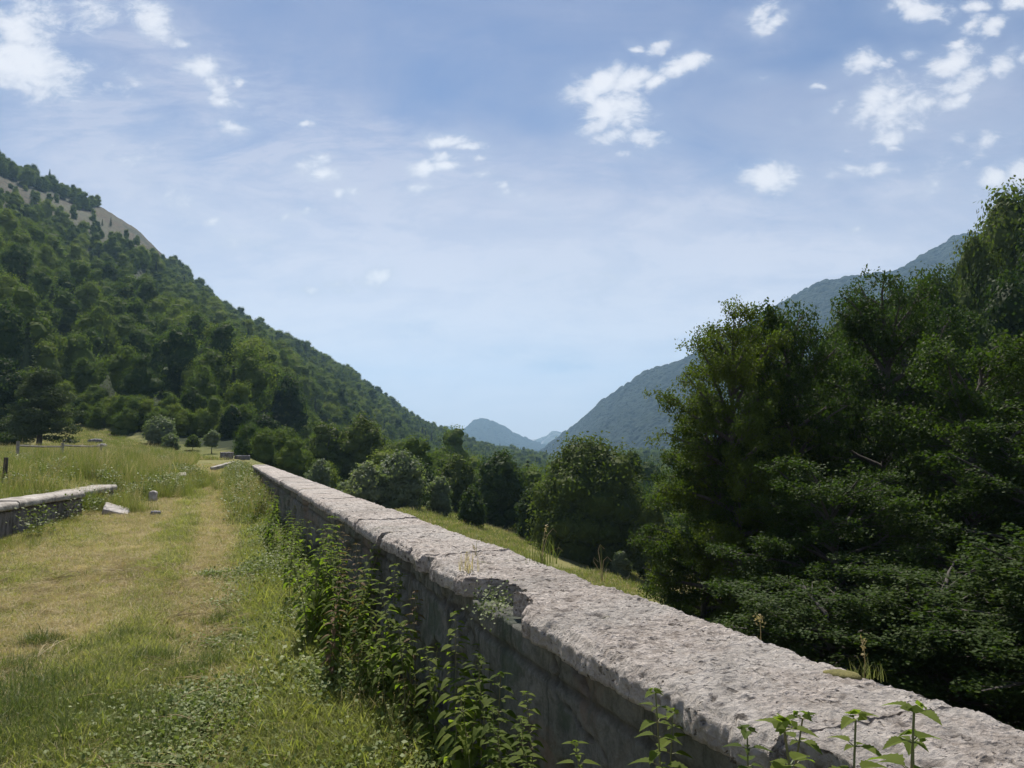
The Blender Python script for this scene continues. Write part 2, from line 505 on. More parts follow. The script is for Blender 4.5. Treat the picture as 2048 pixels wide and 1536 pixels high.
WT_TOP = 1.0
_ne = np.array([on_plane(u, v, WT_TOP) for u, v in ((1640, 1536), (1270, 1350), (1010, 1190), (870, 1120), (720, 1050), (640, 1005), (570, 962), (512, 934))])
_cf = np.polyfit(_ne[:, 1], _ne[:, 0], 2, w=1 / np.sqrt(_ne[:, 1]))


def xw(y):
    """x of the wall's path-side edge at depth y"""
    y = np.asarray(y, float)
    yc = np.clip(y, -3, 30)
    return np.polyval(_cf, yc) + (y - yc) * (2 * _cf[0] * 30 + _cf[1])


def tx(u): return (u - 1024.0) / F


def xleft(y):
    """left margin of the track"""
    y = np.asarray(y, float)
    return np.minimum(-8.3 - .22 * (y - 12.5), xw(y) - 3.1)


A_T = [tx(u) for u in (-1500, -400, 0, 150, 300, 480, 700, 850, 930, 1000, 1100)]
FOOT = [110, 88, 88, 100, 86, 78, 150, 230, 300, 420, 500]
CREST_U = (-1500, -900, -400, 0, 100, 190, 260, 330, 420, 500, 600, 700, 780, 830, 900, 930, 1000, 1100)
CREST_V = (-420, -160, 100, 336, 378, 416, 458, 524, 606, 668, 703, 752, 806, 843, 872, 887, 905, 915)
CREST_D = (420, 400, 400, 430, 440, 450, 460, 470, 490, 520, 560, 620, 680, 710, 760, 790, 840, 900)
CREST_T = [P(u, v, d)[2] for u, v, d in zip(CREST_U, CREST_V, CREST_D)]


def base_h(x, y):
    x = np.asarray(x, float); y = np.asarray(y, float)
    s = -.5 * x + .86 * y
    L = np.interp(s, [-50, 0, 14, 30, 45, 68, 84, 93, 113, 140, 200], [0, 0, 0, .40, .52, .72, .9, 1.9, 4.4, 6, 7])
    xl = xleft(y)
    L = L + .38 * sstep(xl - x, 0.3, 2.5) * sstep(y, 5, 10) * (1 - sstep(s, 60, 90))
    w = x - xw(y)
    V = -2.7 - .05 * (np.clip(y, -20, 400) - 50) - .3 * np.clip(x + 8, 0, 20) - .02 * np.clip(y - 60, 0, 500)
    V = np.maximum(V, -15 - .006 * y)
    V = V + .42 * np.clip(x - 15, 0, 75) * (1 - sstep(y, 70, 120)) + .10 * np.clip(x - 40, 0, 400) * sstep(y, 70, 120)
    wid = 0.9 + np.clip(y - 22, 0, 60) * .22
    k = sstep(w, 0.25, 0.25 + wid)
    return L * (1 - k) + V * k


def terrain(x, y):
    x = np.asarray(x, float); y = np.asarray(y, float)
    z0 = base_h(x, y)
    a = np.clip(x / np.maximum(y, 15), -2.2, 2)
    f = np.interp(a, A_T, FOOT); c = np.interp(a, [tx(u) for u in CREST_U], CREST_D); zc = np.interp(a, [tx(u) for u in CREST_U], CREST_T)
    yf = np.minimum(y, f)
    zf = base_h(a * yf, yf)
    t = (y - f) / (c - f)
    tt = np.clip(t, 0, 1)
    zh = zf + (zc - zf) * (tt * .86 + .14 * tt * tt)
    n = fbm(xy3(x, y, 1 / 70.0), 4, 5).reshape(np.shape(x))
    g = fbm(xy3(a * 9, y / 160.0), 3, 8).reshape(np.shape(x))
    zh = zh + (n * 7 + g * 12) * np.clip(4 * tt * (1 - tt), 0, 1) * np.clip((zc + 20) / 120, .1, 1)
    beyond = np.clip(t - 1, 0, None)
    zh = zh - beyond * (c - f) * .35
    side = a < tx(1100)
    z = np.where((t > 0) & side, np.maximum(zh, -40), z0)
    return z


def lawn_bump(x, y):
    p = xy3(x, y, 1)
    return (fbm(p * .9, 3, 31) * .035 + fbm(p * 4, 3, 33) * .012).reshape(np.shape(x))


def dryness(x, y):
    """how bleached the sward is, 0 lush .. 1 straw, from the wheel tracks and drier patches"""
    p = -(x - xw(y)) * .93
    n = fbm(xy3(x, y, .45), 4, 41).reshape(np.shape(x)) * .5
    n2 = fbm(xy3(x, y, 1.7), 3, 47).reshape(np.shape(x)) * .4
    track = np.exp(-((p - 1.15 + n * .3) / .33) ** 2) + .95 * np.exp(-((p - 2.45 + n * .4) / .55) ** 2)
    d = .75 + .34 * track + .12 * sstep(y, 9, 16) + n * .8 + n2 * .7
    d = d - .32 * np.exp(-((p - 1.68) / .26) ** 2)
    d = d - .75 * (1 - sstep(p, .35, .95))
    d = d - .38 * (1 - sstep(y, 4.0, 7.5)) * (1 - .5 * np.exp(-((p - 1.3) / .4) ** 2))
    d = d - .4 * sstep(p, 4.5, 6.5)
    return np.clip(d, 0, 1)


# near ground -----------------------------------------------------------------
m, t, out = new_mat('ground_soil_and_turf')
geo = t.new('ShaderNodeNewGeometry'); at = t.new('ShaderNodeAttribute'); at.attribute_name = 'dry'
pos = geo.outputs['Position']
n = t.noise(pos, 3.0, 8, 0.7); n2 = t.noise(pos, 40.0, 5, 0.75); n3 = t.noise(pos, .12, 5, .6)
green = t.mix(t.ramp(n2, .3, .7), (.07, .08, .025), (.15, .165, .05))
green = t.mix(t.ramp(n3, .4, .62), green, (.19, .18, .07))
straw = t.mix(t.ramp(n2, .3, .7), (.20, .16, .08), (.36, .29, .16))
c = t.mix(t.ramp(t.math('ADD', at.outputs['Fac'], t.math('MULTIPLY', t.math('SUBTRACT', n, .5), 1.2)), .1, .95), green, straw)
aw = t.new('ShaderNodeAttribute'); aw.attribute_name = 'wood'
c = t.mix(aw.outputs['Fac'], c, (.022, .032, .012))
p = t.new('ShaderNodeBsdfPrincipled'); t.put(p.inputs['Base Color'], c); p.inputs['Roughness'].default_value = .95
p.inputs['Specular IOR Level'].default_value = 0.1
b = t.new('ShaderNodeBump'); b.inputs['Strength'].default_value = .8; b.inputs['Distance'].default_value = .05
t.l.new(t.math('ADD', n2, n), b.inputs['Height']); t.l.new(b.outputs[0], p.inputs['Normal'])
t.l.new(p.outputs[0], out.inputs[0])
M_GROUND = m


def patch(name, xs, ys, zoff=0.0, dry=True, mat=None):
    gx, gy = np.meshgrid(xs, ys, indexing='ij')
    z = terrain(gx, gy) + lawn_bump(gx, gy) + zoff
    me = make_mesh(name, np.stack([gx, gy, z], -1).reshape(-1, 3), grid_faces(len(xs), len(ys)), [mat or M_GROUND], smooth=True)
    a = me.attributes.new('dry', 'FLOAT', 'POINT')
    d = dryness(gx, gy)
    inpath = sstep(gx - xleft(gy), -1.5, 0) * (gx < xw(gy) + .3) * (1 - sstep(gy, 40, 46))
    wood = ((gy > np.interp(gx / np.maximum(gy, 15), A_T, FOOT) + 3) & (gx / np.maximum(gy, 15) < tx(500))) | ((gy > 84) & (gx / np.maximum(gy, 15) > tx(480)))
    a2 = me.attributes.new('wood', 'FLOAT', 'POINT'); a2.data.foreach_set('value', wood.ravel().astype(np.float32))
    v = d * inpath + (1 - inpath) * (.12 + .5 * np.clip(fbm(xy3(gx, gy, .06), 4, 3).reshape(gx.shape) + .1, 0, 1))
    a.data.foreach_set('value', v.ravel().astype(np.float32))
    return tag(link(name, me), kind='structure')


xs = np.unique(np.concatenate([np.arange(-170, -14, 1.5), np.arange(-14, 5, .12), np.arange(5, 150, 1.5)]))
ys = np.unique(np.concatenate([np.arange(-14, 26, .14), np.arange(26, 60, .5), np.arange(60, 131, 1.2)]))
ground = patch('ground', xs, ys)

# wooded hillside and valley floor beyond --------------------------------------
m, t, out = new_mat('hillside_grass_and_litter')
geo = t.new('ShaderNodeNewGeometry'); pos = geo.outputs['Position']
n1 = t.noise(pos, .03, 6, .65); n2 = t.noise(pos, .5, 8, .75)
at = t.new('ShaderNodeAttribute'); at.attribute_name = 'bare'
c = t.mix(t.ramp(n2, .35, .65), (.012, .022, .008), (.03, .045, .015))
bare = t.mix(t.ramp(n2, .42, .58), (.022, .028, .010), (.085, .058, .024))
bare = t.mix(t.ramp(n1, .45, .6), bare, (.06, .065, .024))
c = t.mix(at.outputs['Fac'], c, bare)
p = t.new('ShaderNodeBsdfPrincipled'); t.put(p.inputs['Base Color'], c); p.inputs['Roughness'].default_value = .95
b = t.new('ShaderNodeBump'); b.inputs['Strength'].default_value = 1; b.inputs['Distance'].default_value = 2.5
t.l.new(n2, b.inputs['Height']); t.l.new(b.outputs[0], p.inputs['Normal'])
t.l.new(p.outputs[0], out.inputs[0]); M_HILL = m

BARE = [(-60, 326), (0, 350), (100, 392), (180, 424), (205, 412), (270, 458), (330, 515), (322, 532), (268, 512), (180, 482), (120, 462), (60, 436), (0, 409), (-60, 384)]


def inpoly(u, v, poly):
    u = np.asarray(u); v = np.asarray(v); r = np.zeros(u.shape, bool)
    j = len(poly) - 1
    for i in range(len(poly)):
        xi, yi = poly[i]; xj, yj = poly[j]
        r ^= ((yi > v) != (yj > v)) & (u < (xj - xi) * (v - yi) / (yj - yi + 1e-9) + xi)
        j = i
    return r


aa = np.concatenate([np.linspace(-2.2, -.75, 60), np.linspace(-.745, .12, 330), np.linspace(.13, 1.6, 60)])
dd = np.concatenate([np.arange(128, 520, 3.0), np.geomspace(520, 1500, 110)])
ga, gd = np.meshgrid(aa, dd, indexing='ij')
gx = ga * gd; gy = gd + 0 * ga
gz = terrain(gx, gy) - .15
pu, pv = proj(gx, gy, gz)
barev = inpoly(pu + fbm(xy3(gx, gy, .05), 3, 71).reshape(gx.shape) * 14, pv + fbm(xy3(gx, gy, .05), 3, 72).reshape(gx.shape) * 14, BARE)
me = make_mesh('hillside', np.stack([gx, gy, gz], -1).reshape(-1, 3), grid_faces(len(aa), len(dd)), [M_HILL], smooth=True)
a = me.attributes.new('bare', 'FLOAT', 'POINT'); a.data.foreach_set('value', barev.ravel().astype(np.float32))
tag(link('hillside', me), kind='structure')


# distant mountains -------------------------------------------------------------
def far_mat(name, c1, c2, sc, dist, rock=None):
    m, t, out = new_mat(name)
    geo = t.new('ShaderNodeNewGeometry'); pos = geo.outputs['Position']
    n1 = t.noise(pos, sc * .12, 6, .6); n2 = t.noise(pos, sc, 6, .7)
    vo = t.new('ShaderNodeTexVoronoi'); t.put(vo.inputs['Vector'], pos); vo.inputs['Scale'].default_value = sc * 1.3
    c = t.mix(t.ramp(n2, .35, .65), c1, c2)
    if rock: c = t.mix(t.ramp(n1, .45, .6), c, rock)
    p = t.new('ShaderNodeBsdfPrincipled'); t.put(p.inputs['Base Color'], c); p.inputs['Roughness'].default_value = .95
    p.inputs['Specular IOR Level'].default_value = 0.1
    b = t.new('ShaderNodeBump'); b.inputs['Strength'].default_value = 1; b.inputs['Distance'].default_value = dist
    t.l.new(t.math('SUBTRACT', t.math('MULTIPLY', n2, 1.0), vo.outputs['Distance']), b.inputs['Height'])
    t.l.new(b.outputs[0], p.inputs['Normal'])
    t.l.new(p.outputs[0], out.inputs[0]); return m


def mountain(name, us, vs_, d_c, d_f, z_f, nu, nr, amp, mat, bumps=0, bsize=12, seed=1, back=1.5):
    """a mountain flank from its foot to a crest and down behind; crest depths may vary with direction"""
    ug = np.linspace(us[0], us[-1], nu)
    vg = np.interp(ug, us, vs_)
    dc = np.interp(ug, us, d_c) if np.ndim(d_c) else np.full(nu, float(d_c))
    df = np.interp(ug, us, d_f) if np.ndim(d_f) else np.full(nu, float(d_f))
    top = np.array([P(u, v, d) for u, v, d in zip(ug, vg, dc)])
    tv = np.concatenate([np.linspace(0, 1, nr), 1 + np.linspace(.02, back - 1, nr // 4)])
    A = (top[:, 0] / top[:, 1])[:, None]
    D_ = df[:, None] + (dc - df)[:, None] * tv[None]
    X_ = A * D_; zt = top[:, 2][:, None]
    tt = np.clip(tv, 0, 1)[None]
    Z_ = z_f + (zt - z_f) * (.9 * tt + .1 * tt ** 2)
    Z_ = Z_ - np.clip(tv - 1, 0, None)[None] * (dc - df)[:, None] * .45
    env = np.clip(4 * tv * (1 - tv), 0, 1)[None] * np.clip((zt - z_f) / 300, .05, 1.5)
    q = np.stack([X_.ravel() / 500, D_.ravel() / 500, np.zeros(X_.size)], 1)
    rid = fbm(q, 5, seed)
    gul = 1 - 2 * np.abs(fbm(np.stack([(A * 14 + 0 * D_).ravel(), D_.ravel() / 1500, np.zeros(X_.size)], 1), 4, seed + 3))
    Z_ = Z_ + amp * env * (rid + .5 * gul).reshape(X_.shape)
    if bumps:
        w_, val = worley(np.stack([X_.ravel() / bsize, D_.ravel() / bsize, np.zeros(X_.size)], 1), seed + 5)
        Z_ = Z_ + bumps * ((1 - w_) + .5 * val).reshape(X_.shape)
    me = make_mesh(name, np.stack([X_, D_, Z_], -1).reshape(-1, 3), grid_faces(nu, len(tv)), [mat], smooth=not bumps)
    return tag(link(name, me), kind='structure')


M_FAR = far_mat('far_forest', (.006, .016, .008), (.017, .032, .014), .085, 9)
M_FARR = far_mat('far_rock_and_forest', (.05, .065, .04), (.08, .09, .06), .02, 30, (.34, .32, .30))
mountain('mountain', (1040, 1095, 1150, 1200, 1245, 1290, 1345, 1400, 1490, 1580, 1640, 1700, 1790, 1830, 1880, 1910, 1940, 2000, 2200, 2600, 3200),
         (925, 893, 850, 806, 774, 744, 728, 700, 650, 597, 566, 556, 546, 520, 492, 474, 466, 470, 440, 400, 330),
         (2300, 2200, 2080, 1980, 1930, 1880, 1840, 1800, 1750, 1700, 1660, 1650, 1650, 1680, 1700, 1700, 1700, 1650, 1500, 1200, 1000),
         (1900, 1750, 1500, 1300, 1200, 1150, 1100, 1050, 1000, 950, 900, 900, 900, 900, 900, 900, 900, 850, 800, 700, 600), -60, 720, 420, 60, M_FAR, 7, 15, 21)
mountain('mountain', (820, 870, 905, 930, 945, 965, 985, 1005, 1030, 1060, 1090, 1130, 1200), (900, 880, 868, 858, 844, 838, 842, 853, 868, 881, 891, 900, 915), 3900, 2900, -80, 240, 160, 60, M_FAR, 9, 22, 33)
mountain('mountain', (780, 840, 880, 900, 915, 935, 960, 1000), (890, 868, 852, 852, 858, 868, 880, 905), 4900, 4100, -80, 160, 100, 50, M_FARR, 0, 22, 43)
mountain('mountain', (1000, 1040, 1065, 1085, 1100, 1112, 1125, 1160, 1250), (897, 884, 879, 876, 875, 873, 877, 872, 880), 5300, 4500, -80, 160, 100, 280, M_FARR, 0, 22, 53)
# valley bottom running on between them
xs_ = np.linspace(-3500, 4500, 60); ys_ = np.linspace(900, 6200, 60)
gx, gy = np.meshgrid(xs_, ys_, indexing='ij')
gz = -52 - .004 * gy + fbm(xy3(gx, gy, 1 / 900.), 3, 61).reshape(gx.shape) * 10
tag(link('valley_floor', make_mesh('valley_floor', np.stack([gx, gy, gz], -1).reshape(-1, 3), grid_faces(60, 60), [M_FAR], smooth=True)), kind='structure')

# ------------------------------------------------------------------ the stone parapet wall
m, t, out = new_mat('worn_conglomerate_coping')
tcn = t.new('ShaderNodeTexCoord'); pos = tcn.outputs['Object']
n1 = t.noise(pos, 2.2, 6, .7); n2 = t.noise(pos, 22, 8, .78, .3); n3 = t.noise(pos, 75, 6, .75); n4 = t.noise(pos, 9, 7, .8, .5)
c = t.mix(t.ramp(n2, .35, .65), (.28, .242, .21), (.60, .54, .49))
c = t.mix(t.ramp(n1, .4, .62, 0, .6), c, (.56, .53, .49))
st_ = t.noise(pos, 1.1, 5, .65, .6)
c = t.mix(t.ramp(st_, .50, .66, 0, .45), c, (.20, .185, .165))
c = t.mix(t.ramp(t.noise(pos, 13, 5, .75, .6), .62, .70, 0, .7), c, (.62, .60, .55))
c = t.mix(t.math('MULTIPLY', t.ramp(t.noise(pos, 2.7, 5, .7, .4), .60, .68), t.ramp(n2, .45, .6)), c, (.12, .125, .06))
c = t.mix(t.ramp(n4, .58, .66, 0, .8), c, (.085, .072, .062))
c = t.mix(t.ramp(n3, .60, .72, 0, .6), c, (.09, .08, .072))
atc = t.new('ShaderNodeAttribute'); atc.attribute_name = 'pit'
v2 = t.new('ShaderNodeTexVoronoi'); t.put(v2.inputs['Vector'], t.vmath('ADD', pos, t.vmath('SCALE', t.noise(pos, 18, 4, .7, col=True), scale=.06))); v2.inputs['Scale'].default_value = 19
spot = t.math('MULTIPLY', t.ramp(v2.outputs['Distance'], .14, .34, 1.0, 0.0), t.ramp(t.noise(pos, 5, 4, .6), .45, .58))
v3 = t.new('ShaderNodeTexVoronoi'); t.put(v3.inputs['Vector'], t.vmath('ADD', pos, t.vmath('SCALE', t.noise(pos, 40, 3, .7, col=True), scale=.03))); v3.inputs['Scale'].default_value = 62
spot = t.math('MAXIMUM', spot, t.math('MULTIPLY', t.ramp(v3.outputs['Distance'], .10, .32, .9, 0.0), t.ramp(t.noise(pos, 11, 4, .6), .46, .56)))
c = t.mix(t.math('MULTIPLY', spot, .85), c, (.06, .05, .042))
c = t.mix(atc.outputs['Fac'], c, (.065, .053, .044))
p = t.new('ShaderNodeBsdfPrincipled'); t.put(p.inputs['Base Color'], c); p.inputs['Roughness'].default_value = .92
p.inputs['Specular IOR Level'].default_value = 0.2
vo = t.new('ShaderNodeTexVoronoi'); t.put(vo.inputs['Vector'], t.vmath('ADD', pos, t.vmath('SCALE', t.noise(pos, 30, 3, .6, col=True), scale=.03))); vo.inputs['Scale'].default_value = 55
b = t.new('ShaderNodeBump'); b.inputs['Strength'].default_value = 1.0; b.inputs['Distance'].default_value = .035
t.l.new(t.math('SUBTRACT', t.math('ADD', t.math('MULTIPLY', n2, .8), t.math('ADD', t.math('MULTIPLY', n3, .35), t.math('MULTIPLY', vo.outputs['Distance'], .4))), t.math('MULTIPLY', spot, .5)), b.inputs['Height'])
t.l.new(b.outputs[0], p.inputs['Normal']); t.l.new(p.outputs[0], out.inputs[0]); M_COPING = m

m, t, out = new_mat('stained_old_plaster')
tcn = t.new('ShaderNodeTexCoord'); pos = tcn.outputs['Object']
mpn = t.new('ShaderNodeMapping'); t.l.new(pos, mpn.inputs[0]); mpn.inputs['Scale'].default_value = (5, 5, .8)
sk = t.noise(mpn.outputs[0], 2.2, 7, .72, .4)
n1 = t.noise(pos, 1.7, 6, .65, .5); n2 = t.noise(pos, 16, 8, .8, .3); n3 = t.noise(pos, 70, 5, .7)
c = t.mix(t.ramp(n2, .3, .7), (.085, .09, .075), (.22, .215, .19))
c = t.mix(t.ramp(sk, .50, .66, 0, .85), c, (.045, .05, .04))
c = t.mix(t.ramp(n1, .54, .66, 0, .6), c, (.19, .13, .095))
c = t.mix(t.ramp(n1, .38, .48, .6, 0), c, (.065, .09, .06))
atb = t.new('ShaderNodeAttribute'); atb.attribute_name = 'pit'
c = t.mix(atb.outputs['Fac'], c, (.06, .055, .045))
c = t.mix(t.ramp(n3, .64, .74, 0, .8), c, (.04, .04, .035))
p = t.new('ShaderNodeBsdfPrincipled'); t.put(p.inputs['Base Color'], c); p.inputs['Roughness'].default_value = .93
p.inputs['Specular IOR Level'].default_value = 0.2
b = t.new('ShaderNodeBump'); b.inputs['Strength'].default_value = 1.0; b.inputs['Distance'].default_value = .02
t.l.new(t.math('ADD', n2, t.math('MULTIPLY', n3, .3)), b.inputs['Height']); t.l.new(b.outputs[0], p.inputs['Normal'])
t.l.new(p.outputs[0], out.inputs[0]); M_PLASTER = m


def wall_frame(yv, xf):
    """centre line along the left edge: points, tangent, rightward normal"""
    x = xf(yv)
    dx = (xf(yv + .01) - xf(yv - .01)) / .02
    n = np.sqrt(1 + dx * dx)
    return x, np.stack([dx / n, 1 / n], 1), np.stack([1 / n, -dx / n], 1)


def sweep(yv, xf, prof_n, prof_z, disp=None, closed=True):
    """prof_n, prof_z: arrays (len(yv), k); disp(points, normals)->offset"""
    x, T, N = wall_frame(yv, xf)
    px = x[:, None] + N[:, 0:1] * prof_n
    py = yv[:, None] + N[:, 1:2] * prof_n
    return np.stack([px, py, prof_z], -1)


def mesh_sweep(name, V, mat, pit=None, parent=None):
    nu, nv = V.shape[:2]
    f = grid_faces(nu, nv, wrap=True)[:, ::-1]
    caps = [np.arange(nv)[None, :], ((nu - 1) * nv + np.arange(nv)[::-1])[None, :]]
    me = make_mesh(name, V.reshape(-1, 3), [f] + caps, [mat], smooth=False)
    me.polygons.foreach_set('use_smooth', np.concatenate([np.ones(len(f), bool), [False, False]]))
    if pit is not None:
        a = me.attributes.new('pit', 'FLOAT', 'POINT'); a.data.foreach_set('value', pit.ravel().astype(np.float32))
    return link(name, me, parent)


def worn_block(name, y0, y1, xf, W0, W1, z0, z1, mat, parent, step, seed=0, tilt=0.0, dz=0.0, bites=(), rough=1.0, zf=None, edge=.03, res=None):
    """a worn block swept along the wall line; profile runs right-bottom, right-top, left-top, left-bottom"""
    ny = max(6, int((y1 - y0) / step)); yv = np.linspace(y0, y1, ny)
    h = z1 - z0; Wd = W1 - W0
    r = res or max(.012, step * 1.0)
    kt = max(6, int(Wd / r)); ks = max(4, int(h / r))
    # unit loop
    n_ = np.concatenate([np.full(ks, 1.0), np.linspace(1, 0, kt), np.full(ks, 0.0), np.linspace(0, 1, 6)[1:-1]])
    z_ = np.concatenate([np.linspace(0, 1, ks, endpoint=False), np.full(kt, 1.0), np.linspace(1, 0, ks + 1)[1:], np.zeros(4)])
    N_ = W0 + n_ * Wd; Z_ = z0 + z_ * h
    # round the top corners
    cx = np.minimum(n_ * Wd, (1 - n_) * Wd); cz = (1 - z_) * h
    q = np.clip(1 - cx / edge, 0, 1) ** 2 * np.clip(1 - cz / edge, 0, 1) ** 2
    cn = np.where(n_ < .5, 1, -1)
    N_ = N_ + q * cn * edge * .45; Z_ = Z_ - q * edge * .45
    Nn = np.repeat(N_[None], ny, 0); Zz = np.repeat(Z_[None], ny, 0)
    if zf is not None: Zz = Zz + zf(yv)[:, None] * (z_[None] * .0 + 1)
    x, T, Nv = wall_frame(yv, xf)
    Xp = x[:, None] + Nv[:, 0:1] * Nn; Yp = yv[:, None] + Nv[:, 1:2] * Nn
    pts = np.stack([Xp, Yp, Zz], -1).reshape(-1, 3)
    # outward direction in (n,z)
    on = np.where(n_ < .02, -1.0, np.where(n_ > .98, 1.0, 0)); oz = np.where(z_ > .98, 1.0, 0)
    ln = np.sqrt(on ** 2 + oz ** 2) + 1e-6; on = on / ln; oz = oz / ln
    big = fbm(pts * 2.4, 3, seed + 1) * .014 + fbm(pts * 8, 3, seed + 2) * .006
    fine = (fbm(pts * 28, 3, seed + 3) * .008 + fbm(pts * 75, 2, seed + 13) * .005) if step < .03 else 0
    wv, val = worley(pts * 13, seed + 4)
    cl = sstep(fbm(pts * 3.3, 3, seed + 6), -.1, .35)
    pit = np.clip(1 - wv / (.26 + .30 * np.clip(val, 0, 1)), 0, 1) * (val > -.35) * (.25 + .75 * cl)
    wv2, val2 = worley(pts * np.array((30, 30, 30)), seed + 24)
    pit2 = np.clip(1 - wv2 / .42, 0, 1) * (val2 > .0) * (step < .03)
    pit = np.maximum(pit, pit2 * .6)
    pit = pit * (step < .05)
    off = (big + fine - pit * .020) * rough
    off = off.reshape(ny, -1)
    # ragged lower and upper edges
    rag = (fbm(np.stack([yv * 5, yv * 0 + seed, yv * 0], 1), 5, seed + 7, .62) * .036)[:, None] * (n_ < .5)[None] * rough
    Nn = Nn + off * on[None] + rag
    Zz = Zz + off * oz[None]
    for (yb, ln_, dep, full) in bites:
        g = np.exp(-((yv + .02 * np.sin(yv * 90) - yb) / ln_) ** 4)[:, None]
        lim = W0 + dep * (1 + .25 * fbm(np.stack([yv * 25, yv * 0, yv * 0 + yb], 1), 3, 5))[:, None] * g
        push = np.clip(lim - Nn, 0, None) * (g > .05)
        if full:
            Nn = Nn + push
        else:
            Zz = Zz - np.clip(push, 0, dep) * .6 * z_[None]
    Zz = Zz + dz + tilt * (yv - yv.mean())[:, None]
    x, T, Nv = wall_frame(yv, xf)
    V = np.stack([x[:, None] + Nv[:, 0:1] * Nn, yv[:, None] + Nv[:, 1:2] * Nn, Zz], -1)
    pitc = np.clip(pit * 1.6, 0, 1).reshape(ny, -1) * .8
    return mesh_sweep(name, V, mat, pitc, parent)


wall = empty('stone_parapet_wall', (0, 0, 0))
tag(wall, 'long plastered stone parapet with a pitted grey coping beside the grass track', 'wall')
WW = 0.50
# body: plaster face broken by cracks and fallen patches
yv = np.concatenate([np.arange(-1.5, 1.0, .05), np.arange(1.0, 7, .012), np.arange(7, 14, .05), np.arange(14, 27.4, .2)])
zl = np.arange(.905, -.35, -.014)
zr = np.linspace(-.6, -5.5, 8)
prof_n = np.concatenate([[WW - .05] * 14, [WW * .5], np.full(len(zl), .035)])
prof_z = np.concatenate([np.linspace(-5.5, .905, 14), [.905], zl])
NN = np.repeat(prof_n[None], len(yv), 0); ZZ = np.repeat(prof_z[None], len(yv), 0)
V = sweep(yv, xw, NN, ZZ)
pts = V.reshape(-1, 3)
left = (np.arange(len(prof_n)) >= 15)[None]
lo = fbm(pts * 1.3, 4, 101) * .02 + fbm(pts * 9, 4, 103) * .010 + fbm(pts * 35, 2, 105) * .004
patchm = sstep(fbm(pts * np.array((2.1, 2.1, 2.8)), 4, 107), .02, .06)
crack = 1 - sstep(np.abs(fbm(pts * np.array((1.6, 1.6, 2.0)), 4, 109)), .0, .022)
wv_, vv_ = worley(pts * np.array((3.6, 3.6, 5.5)), 110)
stones = patchm * (.028 + .02 * vv_ * 0 + np.clip(wv_ - .35, 0, .4) * .05)
offs = (lo - stones - crack * .02 - .0).reshape(len(yv), -1)
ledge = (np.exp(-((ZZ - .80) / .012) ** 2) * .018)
NN = NN - np.where(left, offs - ledge, 0) + np.where(~left, offs * .5, 0)
V = sweep(yv, xw, NN, ZZ)
pit = np.clip(crack * .9 + patchm * np.clip(wv_ - .42, 0, 1) * 2.2, 0, 1).reshape(len(yv), -1) * left
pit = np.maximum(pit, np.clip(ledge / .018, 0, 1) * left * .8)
mesh_sweep('wall_body', V, M_PLASTER, pit, wall)

# coping slabs, end to end
cuts = [-1.5, .35, 1.63, 3.18, 4.35, 5.5, 6.45, 7.4, 8.3, 9.25, 10.2, 11.2, 12.2, 13.3, 14.4, 15.5, 16.7, 17.9, 19.1, 20.3, 21.6, 22.9, 24.2, 25.5, 26.9]
r2 = random.Random(5)
for k in range(len(cuts) - 1):
    y0, y1 = cuts[k], cuts[k + 1]
    gap = .004 if y0 < 6 else .013
    bites = []
    if k == 2: bites = [(3.10, .16, .10, True)]
    if k == 3: bites = [(3.36, .24, .17, True), (4.25, .08, .04, True)]
    if k == 1: bites = [(1.50, .14, .055, True)]
    if k == 4: bites = [(5.5, .12, .07, True)]
    step = .0065 if y0 < 3 else (.010 if y0 < 5 else (.02 if y0 < 9 else .05))
    worn_block('coping_stone', y0 + gap, y1 - gap, xw, -.005 + r2.uniform(-.008, .008), WW + .05, .912, 1.0, M_COPING, wall, step, seed=200 + 0 * k,
               tilt=r2.uniform(-.004, .004), dz=r2.uniform(-.006, .006), bites=bites, rough=1.0, edge=.04)

# ------------------------------------------------------------------ trees
def cards(cen, nrm, size, rg, aspect=.6, jitter=.9, fold=0.0, up=0.0):
    """leaf-shaped quads: cen (n,3), nrm preferred facing (n,3), size (n,)"""
    n = len(cen)
    nn = nrm + rg.normal(0, jitter, (n, 3)); nn[:, 2] += up
    nn /= np.linalg.norm(nn, axis=1)[:, None] + 1e-9
    a = rg.normal(0, 1, (n, 3)); a -= (a * nn).sum(1)[:, None] * nn; a /= np.linalg.norm(a, axis=1)[:, None] + 1e-9
    b = np.cross(nn, a)
    s = np.asarray(size)[:, None]
    v = np.stack([cen - a * s * .5, cen + b * s * aspect * .5 - a * s * .08 + nn * s * fold, cen + a * s * .5, cen - b * s * aspect * .5 - a * s * .08 + nn * s * fold], 1)
    f = np.arange(n * 4).reshape(n, 4)
    return v.reshape(-1, 3), f


def rand_sphere(n, rg):
    v = rg.normal(0, 1, (n, 3)); return v / np.linalg.norm(v, axis=1)[:, None]


def ico(sub=2):
    me = bpy.data.meshes.new('tmp')
    import bmesh
    bm = bmesh.new(); bmesh.ops.create_icosphere(bm, subdivisions=sub, radius=1.0); bm.to_mesh(me); bm.free()
    v = np.zeros(len(me.vertices) * 3, np.float32); me.vertices.foreach_get('co', v)
    f = np.zeros(len(me.polygons) * 3, np.int32); me.polygons.foreach_get('vertices', f)
    bpy.data.meshes.remove(me)
    return v.reshape(-1, 3).astype(float), f.reshape(-1, 3)


ICO2 = ico(2)


